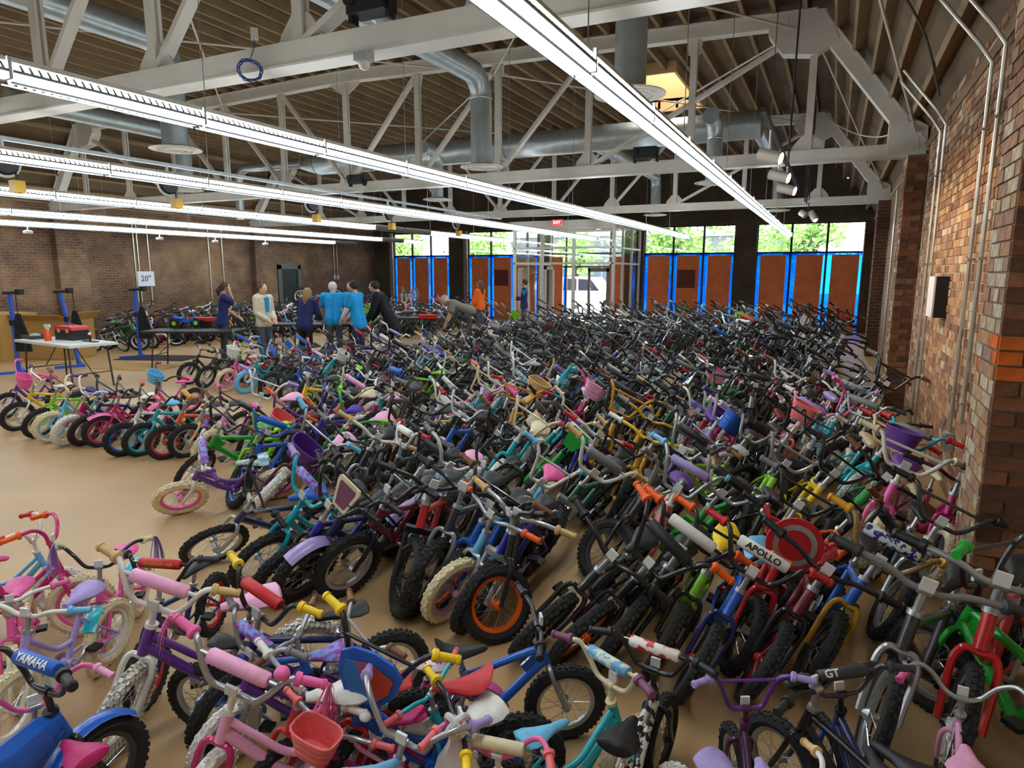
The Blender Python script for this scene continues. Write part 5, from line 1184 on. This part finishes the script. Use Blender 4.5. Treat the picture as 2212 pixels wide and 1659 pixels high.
    return r, dict(T=T, V=V, HC=HC, arms=arms, SH=SH)
TEE = plain('bright_blue_cotton', (20, 150, 214), 0.85, noise=0.06, scale=8); DENIM = plain('denim', (66, 78, 96), 0.85); NAVYC = plain('navy_cotton', (28, 38, 92), 0.85); DKC = plain('black_cloth', (20, 20, 22), 0.9)
r, J = person((-10.59, 10.05), -25, 1.68, 'person in a cream zip hoodie over a blue shirt standing with hands in pockets', plain('cream_fleece', (206, 196, 176), 0.9, noise=0.05), DENIM, plain('brown_hair', (96, 66, 44), 0.7), hands=[(0.12, -0.06, 0.55), (0.12, 0.06, 0.55)], sleeve='long', hairkind='bun', hood=True)
MB().prism([(-0.035, 1.08), (0.035, 1.08), (0.05, 1.36), (0, 1.4), (-0.05, 1.36)], 0.112, 0.124, 'x').obj('shirt_front', [TEE], r)
r, J = person((-11.47, 9.75), 25, 1.70, 'person in a navy shirt with a hand raised to the face beside the black table', NAVYC, DENIM, plain('dark_brown_hair', (62, 44, 34), 0.7), bend=8, hands=[(0.11, -0.05, 0.86), (0.2, 0.12, 0.55)], hairkind='pony', skirt=0.02)
r, J = person((-10.01, 10.6), 75, 1.6, 'person with long fair hair in a navy sweater bending over the long table', NAVYC, DKC, plain('fair_hair', (150, 116, 72), 0.7), bend=16, hands=[(0.24, -0.1, 0.55), (0.24, 0.1, 0.55)], sleeve='long', hairkind='long', skirt=0.03)
r, J = person((-9.62, 11.07), 105, 1.76, 'white-haired person in a bright blue tee leaning on the long table, seen from behind', TEE, plain('grey_trousers', (74, 80, 88), 0.85), plain('white_hair', (205, 200, 194), 0.8), bend=24, hands=[(0.28, -0.13, 0.44), (0.28, 0.13, 0.44)], skirt=0.02)
r, J = person((-10.05, 12.3), -105, 1.7, 'dark-haired person in a bright blue tee facing the others across the long table', TEE, DENIM, MATS['dark_brown_hair'], bend=14, head_p=15, hands=[(0.2, -0.08, 0.5), (0.2, 0.08, 0.5)])
r, J = person((-8.9, 11.0), 160, 1.74, 'dark-haired person in a bright blue tee over white long sleeves', TEE, NAVYC, plain('black_hair', (34, 28, 26), 0.7), bend=8, hands=[(0.2, -0.05, 0.52), (0.2, 0.06, 0.52)], skirt=0.04)
ws = MB(); SLV = plain('white_sleeve', (222, 220, 214), 0.85)
for (a, e, t) in J['arms']: capsule(ws, [a+(e-a)*0.5, e, e+(t-e)*0.85], [0.058, 0.054, 0.042])
rem(ws.obj('sleeves', [SLV], r), 0.012)
r, J = person((-8.55, 11.6), 175, 1.8, 'person in a long black coat with a bright blue lanyard bending forward', DKC, DKC, MATS['black_hair'], bend=26, hands=[(0.26, -0.1, 0.45), (0.26, 0.1, 0.45)], sleeve='long', skirt=0.14, jacket=True)
a = J['T'](J['V'](0.085, 0.03, 0.72)); b_ = J['T'](J['V'](0.06, 0.03, 0.84)); MB().bar(a, b_, 0.07, 0.016, up=(1, 0, 0)).obj('lanyard', [TEE], r, False)
r, J = person((-8.45, 14.9), 190, 1.78, 'person in a grey tee and pale cap bent double among the bikes', plain('grey_cotton', (132, 128, 122), 0.9), plain('dark_grey_trousers', (70, 70, 74), 0.85), plain('pale_cap', (190, 178, 160), 0.85), bend=68, hands=[(0.36, -0.08, 0.3), (0.36, 0.08, 0.3)], hairkind='cap', skirt=0.0)
r, J = person((-9.77, 17.9), 150, 1.64, 'person with long brown hair in a vivid orange sweatshirt before the patched board', plain('orange_fleece', (246, 110, 16), 0.85), DENIM, MATS['brown_hair'], hands=[(0.14, -0.1, 0.5), (0.14, 0.1, 0.5)], sleeve='long', hairkind='long')
r, J = person((-8.6, 18.6), 175, 1.7, 'young person in a navy top with a blue shoulder panel standing by the vestibule glass', NAVYC, DENIM, MATS['dark_brown_hair'], hands=[(0.14, 0.04, 0.64), (0.14, -0.05, 0.66)], sleeve='long')
sh_ = MB(); a, e, t = J['arms'][1]; capsule(sh_, [a, a+(e-a)*0.5], [0.078, 0.07]); sh_.obj('shoulder_panel', [TEE], r)

# ------------------------------------------------------------------ work area
TBLK = plain('black_table', (34, 35, 38), 0.5); TWH = plain('white_table_plastic', (214, 216, 214), 0.4)
def folding_table(c, rz, L, W, mat, label):
    t = empty('folding_table', (c[0], c[1], 0), rz, label, 'table')
    MB().box((-L/2, -W/2, 0.7), (L/2, W/2, 0.74)).obj('tabletop', [mat], t, False)
    for sx in (-1, 1):
        for sy in (-1, 1): MB().tube([(sx*(L/2-0.22), sy*(W/2-0.08), 0.7), (sx*(L/2-0.15), sy*(W/2-0.06), 0.0)], 0.014, 8).obj('leg', [plain('dark_grey_steel', (66, 66, 68), 0.4, 0.5)], t)
        MB().cyl((sx*(L/2-0.17), -(W/2-0.06), 0.25), (sx*(L/2-0.17), W/2-0.06, 0.25), 0.01, 6).obj('crossbar', [MATS['dark_grey_steel']], t)
        MB().cyl((sx*(L/2-0.17), 0, 0.27), (sx*0.25, 0, 0.7), 0.009, 6).obj('brace', [MATS['dark_grey_steel']], t)
    return t
RW = R_(-6)
folding_table((-11.64, 6.68), RW, 1.9, 0.75, TWH, 'white plastic folding table with the spray bottle and red lidded toolbox')
folding_table((-11.55, 9.15), R_(27), 1.83, 0.75, TBLK, 'black folding table under the blue and red bike parts')
folding_table((-10.55, 11.6), R_(27), 2.2, 0.75, TBLK, 'long black folding table where the people in blue work')
folding_table((-9.85, 14.3), R_(27), 1.5, 0.7, TBLK, 'black folding table under the upturned white bike')
def on_t(u, v, z=0.74): return onZ(u, v, z)
REDP = plain('red_plastic', (206, 40, 34), 0.45); ORP = plain('orange_liquid_plastic', (230, 84, 30), 0.35)
p = on_t(157, 733); t = empty('toolbox', (p[0], p[1], 0.74), RW+0.1, 'black toolbox with a red lid on the white folding table', 'toolbox')
MB().box((-0.25, -0.14, 0), (0.25, 0.14, 0.17)).obj('body', [BLACKP], t, False); MB().prism([(-0.26, 0.17), (0.26, 0.17), (0.25, 0.215), (0.18, 0.235), (-0.18, 0.235), (-0.25, 0.215)], -0.15, 0.15, 'y').obj('lid', [REDP], t, False)
MB().tube([(-0.09, 0, 0.23), (-0.08, 0, 0.26), (0.08, 0, 0.26), (0.09, 0, 0.23)], 0.012, 6).obj('handle', [REDP], t)
for sx in (-0.12, 0.12): MB().box((sx-0.025, -0.155, 0.13), (sx+0.025, -0.14, 0.19)).obj('latch', [plain('tan_latch', (196, 180, 150), 0.5)], t, False)
p = on_t(104, 736); t = empty('spray_bottle', (p[0], p[1], 0.74), 0.3, 'spray bottle of orange liquid with a white trigger on the white table', 'bottle')
MB().lathe([(0.05, 0), (0.055, 0.02), (0.055, 0.15), (0.02, 0.2)], 14).obj('bottle', [ORP], t); MB().cyl((0, 0, 0.19), (0, 0, 0.23), 0.02, 10).obj('neck', [TWH], t)
MB().box((-0.04, -0.018, 0.23), (0.06, 0.018, 0.28)).box((0.02, -0.01, 0.17), (0.035, 0.01, 0.23)).obj('trigger', [TWH], t, False)
p = on_t(75, 731); t = empty('parts_tray', (p[0], p[1], 0.74), RW, 'shallow dark tray of small parts on the white table', 'tray')
MB().box((-0.2, -0.13, 0), (0.2, 0.13, 0.012)).box((-0.2, -0.13, 0), (-0.19, 0.13, 0.06)).box((0.19, -0.13, 0), (0.2, 0.13, 0.06)).box((-0.2, -0.13, 0), (0.2, -0.12, 0.06)).box((-0.2, 0.12, 0), (0.2, 0.13, 0.06)).obj('tray', [plain('dark_tray', (70, 70, 76), 0.5)], t, False)
MB().ball((0.02, 0, 0.05), (0.13, 0.08, 0.04), 10, 6).obj('contents', [plain('pale_rags', (170, 184, 190), 0.8)], t)
p = on_t(195, 738); t = empty('bench_tool', (p[0], p[1], 0.74), RW, 'black bench tool with a white knob on the white table', 'tool')
MB().box((-0.2, -0.04, 0), (0.2, 0.04, 0.015)).obj('base', [BLACKP], t, False); MB().cyl((0, 0, 0.01), (0, 0, 0.11), 0.02, 10).obj('post', [BLACKP], t); MB().ball((0, 0, 0.13), 0.025, 10, 6).obj('knob', [TWH], t)
# repair stands with black aprons
BLU = plain('blue_stand_paint', (52, 92, 196), 0.4)
def stand(u, v, uh, vh, label, apron, tilt=0.0):
    p = onZ(u, v, 0); t = empty('repair_stand', (p[0], p[1], 0), R_(20), label, 'repair stand', 'blue repair stands')
    MB().bar((0, 0, 0.03), (tilt, 0, 1.5), 0.055, 0.055, up=(0, 1, 0)).obj('post', [BLU], t, False); MB().bar((tilt*0.6-0.01, 0, 0.9), (tilt*0.64-0.01, 0, 1.0), 0.075, 0.075, up=(0, 1, 0)).obj('collar', [BLACKP], t, False)
    MB().bar((-0.25, -0.35, 0.025), (0.1, 0.0, 0.025), 0.05, 0.05).bar((-0.25, 0.35, 0.025), (0.1, 0, 0.025), 0.05, 0.05).obj('foot', [BLU], t, False)
    MB().cyl((tilt-0.12, 0, 1.5), (tilt+0.22, -0.05, 1.52), 0.035, 10).obj('clamp_arm', [BLACKP], t); MB().box((tilt+0.2, -0.1, 1.47), (tilt+0.27, 0.03, 1.57)).obj('clamp_jaw', [BLACKP], t, False)
    if apron:
        s_ = MB()
        secs = [[(x0+0.0, -0.06, z), (x1, -0.07, z), (x1, -0.03, z), (x0, -0.02, z)] for z, x0, x1 in ((1.12, 0.12, 0.2), (0.95, 0.07, 0.25), (0.7, 0.05, 0.33), (0.42, 0.04, 0.36))]
        a = s_.loft(secs).obj('apron', [DKC], None, False, label='black work apron hanging from the stand '+apron, cat='apron'); a.location = (p[0]+tilt*0.6, p[1], 0); a.rotation_euler = (0, 0, R_(20))
        MB().tube([(0.16, -0.05, 1.12), (0.15, -0.04, 1.5)], 0.008, 5).obj('strap', [DKC], a)
stand(42, 806, 42, 648, 'blue steel repair stand at the end of the white table by the carton', 'by the carton')
stand(172, 792, 135, 642, 'blue steel repair stand leaning behind the red lidded toolbox', 'behind the toolbox', -0.25)
stand(304, 771, 304, 640, 'blue steel repair stand below the 20 inch sign', 'below the 20 inch sign')
# cartons
CARD = plain('brown_cardboard', (172, 134, 74), 0.85, noise=0.08, scale=3); CARDD = plain('card_print', (96, 70, 42), 0.85)
p = onZ(95, 778, 0); t = empty('carton', (p[0]-0.3, p[1]+0.35, 0), R_(24), 'big open brown carton with flaps up behind the white table', 'carton')
MB().box((-0.75, -0.4, 0), (0.75, -0.385, 0.85)).box((-0.75, 0.385, 0), (0.75, 0.4, 0.85)).box((-0.75, -0.4, 0), (-0.735, 0.4, 0.85)).box((0.735, -0.4, 0), (0.75, 0.4, 0.85)).box((-0.75, -0.4, 0), (0.75, 0.4, 0.01)).obj('box', [CARD], t, False)
MB().add([], []) ; fl_ = MB(); fl_.add([(-0.75, -0.4, 0.85), (0.75, -0.4, 0.85), (0.7, -0.62, 0.98), (-0.7, -0.62, 0.98), (-0.75, -0.39, 0.856), (0.75, -0.39, 0.856), (0.7, -0.61, 0.986), (-0.7, -0.61, 0.986)], [(0,1,2,3),(7,6,5,4),(0,4,5,1),(1,5,6,2),(2,6,7,3),(3,7,4,0)]); fl_.obj('flap', [CARD], t, False)
f2 = MB(); f2.add([(0.75, -0.4, 0.85), (0.75, 0.4, 0.85), (0.95, 0.36, 1.02), (0.95, -0.36, 1.02), (0.74, -0.4, 0.858), (0.74, 0.4, 0.858), (0.94, 0.36, 1.028), (0.94, -0.36, 1.028)], [(0,1,2,3),(7,6,5,4),(0,4,5,1),(1,5,6,2),(2,6,7,3),(3,7,4,0)]); f2.obj('flap', [CARD], t, False)
t = empty('carton', (-16.3, 8.0, 0), R_(20), 'closed brown carton with dark print standing against the plain wall', 'carton')
MB().box((-0.5, -0.5, 0), (0.5, 0.5, 1.0)).obj('box', [CARD], t, False); MB().box((-0.2, -0.504, 0.45), (0.3, -0.5, 0.55)).obj('print', [CARDD], t, False); MB().box((-0.5, -0.03, 1.0), (0.5, 0.03, 1.004)).obj('tape', [plain('brown_tape', (150, 112, 60), 0.4)], t, False)
p = onZ(300, 793, 0); o = MB().box((-0.75, -0.45, 0), (0.75, 0.45, 0.006)).obj('cardboard_sheet', [CARD], None, False, label='flat sheet of cardboard lying on the floor before the black table', cat='cardboard'); o.location = (p[0], p[1], 0.001); o.rotation_euler = (0, 0, R_(12))
p = onZ(335, 776, 0); o = MB().box((-0.8, -0.45, 0), (0.8, 0.45, 0.008)).obj('floor_mat', [DKC], None, False, label='black rubber mat on the floor under the repair stand', cat='mat'); o.location = (p[0]-0.1, p[1]+0.2, 0.001); o.rotation_euler = (0, 0, R_(20))
# things on the black table
p = on_t(440, 706); t = empty('toolbox', (p[0], p[1], 0.74), R_(27), 'small black toolbox with a red lid on the black table', 'toolbox')
MB().box((-0.22, -0.12, 0), (0.22, 0.12, 0.13)).obj('body', [BLACKP], t, False); MB().box((-0.23, -0.13, 0.13), (0.23, 0.13, 0.2)).obj('lid', [REDP], t, False); MB().box((-0.05, -0.14, 0.09), (0.05, -0.13, 0.16)).obj('latch', [BLACKP], t, False)
p = on_t(405, 708); t = empty('toy_trike', (p[0], p[1], 0.74), R_(30), 'small blue ride-on trike with green wheels standing on the black table', 'trike')
MB().bar((-0.2, 0, 0.13), (0.14, 0, 0.16), 0.12, 0.05).obj('frame', [plastic('blue')], t, False); MB().loft([[(x, 0.1*math.cos(a), z+0.03*math.sin(a)) for a in np.linspace(0, 2*PI, 10, endpoint=False)] for x, z in ((-0.24, 0.24), (-0.2, 0.2), (-0.05, 0.19))]).obj('seat', [plastic('blue')], t)
MB().tube([(0.14, -0.16, 0.34), (0.1, -0.1, 0.36), (0.12, 0, 0.33), (0.1, 0.1, 0.36), (0.14, 0.16, 0.34)], 0.014, 8).obj('handlebar', [plastic('white')], t); MB().cyl((0.12, 0, 0.33), (0.18, 0, 0.1), 0.018, 8).obj('fork', [plastic('blue')], t)
for x, y in ((0.18, 0.0), (-0.2, -0.14), (-0.2, 0.14)):
    w_ = MB().lathe([(0.05, -0.025), (0.1, -0.02), (0.1, 0.02), (0.05, 0.025)], 16, (x, y, 0.1), 'y').obj('wheel', [plastic('black')], t); MB().lathe([(0.045, -0.03), (0.045, 0.03)], 12, (x, y, 0.1), 'y').obj('hub', [plastic('lime')], w_)
# upturned bikes on tables, clamped wheels
def flipped(B, pos, z, rz, label):
    B['label'] = label; build_bike(B, 'hi'); B['root'].matrix_basis = Matrix.Translation((pos[0], pos[1], z)) @ Matrix.Rotation(rz, 4, 'Z') @ Matrix.Rotation(PI, 4, 'X') @ Matrix.Scale(B['s'], 4) @ Matrix.Translation((0, 0, -0.775))
base = dict(kind='bmx', bar_kind='flat', frame='white', fork='white', tyre='grey', rim='silver', bar='white', grip='white', saddle='white', s=1.0, head=0, lean=0, steer=0.3, x=0, y=0)
p = on_t(885, 683); flipped(dict(base), p, 0.74, R_(150), 'white bike turned upside down on the black table before the patched window')
p = on_t(690, 697); flipped(dict(base, frame='black', fork='black', tyre='black', bar='black', grip='black', saddle='black', rim='cream', s=1.05), p, 0.74, R_(40), 'black bike turned upside down on the long table between the people')
p = on_t(925, 688); t = empty('parts_bin', (p[0], p[1], 0.74), R_(20), 'shallow red plastic bin beside the upturned white bike', 'bin')
MB().loft([[(-0.2, -0.12, 0), (0.2, -0.12, 0), (0.2, 0.12, 0), (-0.2, 0.12, 0)], [(-0.25, -0.16, 0.09), (0.25, -0.16, 0.09), (0.25, 0.16, 0.09), (-0.25, 0.16, 0.09)]]).obj('bin', [REDP], t, False); MB().tube([(-0.25, -0.16, 0.09), (0.25, -0.16, 0.09), (0.25, 0.16, 0.09), (-0.25, 0.16, 0.09)], 0.012, 5, closed=True).obj('rim', [REDP], t)
# white carrier bag tied to the pink handlebar
M = bagb['root'].matrix_basis @ steer_mat(bagb['steer']) @ Matrix.Translation(Vector(CLAMP)); q = M @ Vector((-0.05, 0.16, 0.13))
t = empty('carrier_bag', (q.x, q.y, q.z-0.30), 0.4, 'white plastic carrier bag hanging from the pink handlebar', 'bag')
PB = plain('white_polythene', (226, 220, 218), 0.35, trans=0.15); s_ = []
rgb_ = random.Random(4)
for z, rx, ry in ((0.0, 0.07, 0.035), (0.03, 0.095, 0.05), (0.12, 0.085, 0.045), (0.2, 0.055, 0.03), (0.25, 0.025, 0.018), (0.275, 0.018, 0.015)):
    s_.append([(rx*math.cos(a)*(1+0.12*math.sin(7*a+z*20)), ry*math.sin(a)*(1+0.15*math.cos(5*a)), z) for a in np.linspace(0, 2*PI, 24, endpoint=False)])
MB().loft(s_).obj('sack', [PB], t)
for k in range(2): MB().tube(smooth_path([(0, 0, 0.27), (0.03*(1-2*k), 0.03, 0.30), (0.02*(1-2*k), -0.01, 0.345), (-0.02*(1-2*k), -0.03, 0.31), (0, 0, 0.27)], 4), 0.011, 7).obj('handle_loop', [PB], t)
# ------------------------------------------------------------------ outside
struct('ground_street', MB().box((-60, YF+0.35, -0.25), (45, 70, -0.05)), plain('pale_asphalt', (150, 150, 148), 0.9, noise=0.08))
LEAF = [plain('leaf_%d' % i, c, 0.6) for i, c in enumerate([(142, 186, 96), (166, 206, 122), (184, 218, 146)])]
BARK = plain('bark', (84, 70, 56), 0.9)
def tree(x, y, h, cr, zc, label, n=2600, seed=1):
    r = random.Random(seed); t = empty('street_tree', (x, y, -0.05), 0, label, 'tree', 'street trees outside the windows')
    m = MB(); m.tube([(0, 0, 0), (0.05, 0.02, zc*0.4), (0.0, 0, zc)], [0.13, 0.1, 0.06], 8)
    for k in range(7):
        a = r.uniform(0, 2*PI); m.tube([(0.02, 0, zc*r.uniform(0.45, 0.8)), (cr*0.4*math.cos(a), cr*0.4*math.sin(a), zc+r.uniform(-0.2, 0.4)), (cr*0.75*math.cos(a), cr*0.75*math.sin(a), zc+r.uniform(0, 1.0))], [0.05, 0.03, 0.012], 5)
    m.obj('trunk', [BARK], t); lf = MB(); cl = [(r.gauss(0, cr*0.42), r.gauss(0, cr*0.42), zc+r.gauss(0.25, (h-zc)*0.45), r.uniform(0.3, 0.65)) for _ in range(34)]
    for i in range(n):
        c = r.choice(cl); p = np.array([c[0]+r.gauss(0, c[3]*0.55), c[1]+r.gauss(0, c[3]*0.55), c[2]+r.gauss(0, c[3]*0.45)]); u_ = np.array([r.gauss(0, 1), r.gauss(0, 1), r.gauss(0, 0.6)]); u_ /= np.linalg.norm(u_); w_ = np.cross(u_, [r.gauss(0, 1), r.gauss(0, 1), r.gauss(0, 1)]); w_ /= np.linalg.norm(w_)
        L, W = r.uniform(0.09, 0.17), r.uniform(0.05, 0.09); lf.add([p-u_*L, p+w_*W, p+u_*L, p-w_*W], [(0, 1, 2, 3)], r.randrange(3))
    o = place('foliage', lf.mesh('foliage', False, 3), LEAF, t, kind='stuff')
tx = lambda u, v, y: onY(u, v, y)[0]
tree(tx(1735, 520, 31), 31, 5.3, 1.9, 3.3, 'leafy street tree outside the end window', seed=2)
tree(tx(1455, 520, 30.5), 30.5, 5.0, 1.9, 3.1, 'leafy street tree outside the window past the vestibule', seed=3)
tree(tx(1245, 560, 34), 34, 3.9, 1.5, 2.6, 'leafy street tree seen over the street door', n=1800, seed=4)
tree(tx(1030, 530, 31), 31, 4.9, 1.6, 3.2, 'leafy street tree outside the window of the dark patched board', seed=5)
tree(tx(868, 535, 31.5), 31.5, 4.5, 1.3, 3.0, 'yellow-green street tree outside the window nearest the long plain wall', n=1900, seed=6)
tree(tx(1620, 540, 33), 33, 3.9, 1.0, 2.8, 'small leafy street tree between the two wide windows', n=1200, seed=7)
def building(x0, x1, y, h, wall, label, rows_, cols, wcol):
    t = empty('street_building', (0, y, 0), 0, label, 'building')
    MB().box((x0, 0, -0.1), (x1, 6, h)).obj('wall', [wall], t, False); MB().box((x0-0.1, -0.12, h-0.15), (x1+0.1, 6, h+0.12)).obj('cornice', [plain('pale_cornice', (220, 220, 218), 0.7)], t, False)
    W = (x1-x0)/cols
    for r in range(rows_):
        for c in range(cols):
            xa = x0+W*c+W*0.18; za = 0.9+r*2.6
            f = MB().box((xa, -0.05, za), (xa+W*0.64, 0.0, za+1.7)).obj('window', [wcol], t, False); MB().box((xa+0.06, -0.07, za+0.06), (xa+W*0.32-0.03, -0.05, za+1.64)).box((xa+W*0.32+0.03, -0.07, za+0.06), (xa+W*0.64-0.06, -0.05, za+1.64)).obj('pane', [plain('dark_street_glass', (60, 72, 88), 0.15)], f, False)
PW = plain('pale_render', (206, 208, 210), 0.8); DG = plain('dark_grey_cladding', (96, 102, 108), 0.7); MW = plain('white_window_frame', (180, 184, 188), 0.6)
building(-36, -22.5, 44, 4.3, PW, 'pale rendered building across the street behind the yellow-green tree', 1, 5, MW)
building(-22, -11, 46, 4.6, DG, 'dark clad building across the street, seen over the vestibule', 1, 4, MW)
building(-10, -1.2, 45, 4.4, DG, 'dark fronted shop across the street beyond the wide windows', 1, 3, MW)
building(3.2, 14, 47, 3.4, PW, 'low pale building across the street at the end window', 1, 4, MW)
# pickup truck by the door
p = onY(1262, 640, 30.0); t = empty('pickup_truck', (p[0]-0.2, 30.2, -0.05), R_(3), 'white pickup truck parked outside the street door', 'truck')
TW = plain('white_car_paint', (228, 230, 232), 0.3, coat=0.5)
MB().prism([(-2.5, 0.45), (2.4, 0.45), (2.5, 0.6), (2.45, 1.0), (1.3, 1.08), (0.75, 1.72), (-0.7, 1.75), (-0.85, 1.1), (-2.5, 1.1)], -0.9, 0.9, 'y').obj('body', [TW], t, False)
for s in (-1, 1): MB().prism([(0.1, 1.12), (1.1, 1.12), (0.7, 1.62), (0.1, 1.65)], s*0.905-0.005, s*0.905+0.005, 'y').prism([(-0.65, 1.12), (0.0, 1.12), (0.0, 1.65), (-0.6, 1.66)], s*0.905-0.005, s*0.905+0.005, 'y').obj('side_window', [MATS['dark_street_glass']], t, False)
for x in (-1.6, 1.6):
    for s in (-1, 1):
        w_ = MB().lathe([(0.25, -0.1), (0.38, -0.09), (0.38, 0.09), (0.25, 0.1)], 20, (x, s*0.82, 0.38), 'y').obj('wheel', [BLACKP], t); MB().lathe([(0.22, -0.105), (0.22, 0.105)], 14, (x, s*0.82, 0.38), 'y').obj('hub', [STEEL], w_)
MB().box((-2.56, -0.85, 0.5), (-2.48, 0.85, 0.65)).obj('bumper', [STEEL], t, False)
# lattice utility mast seen past the end tree
p = onY(1838, 500, 40); t = empty('lattice_mast', (p[0], 40, -0.05), 0, 'grey lattice mast standing across the street past the end tree', 'mast')
for sx in (-1, 1):
    for sy in (-1, 1): MB().cyl((sx*0.45, sy*0.45, 0), (sx*0.4, sy*0.4, 7), 0.035, 5).obj('leg', [GALV], t)
br_ = MB()
for k in range(9):
    z = 0.4+k*0.72
    for s in (-1, 1): br_.cyl((-0.43, s*0.43, z), (0.43, s*0.43, z+0.7), 0.018, 4).cyl((0.43, s*0.43, z), (-0.43, s*0.43, z+0.7), 0.018, 4)
br_.obj('bracing', [GALV], t)
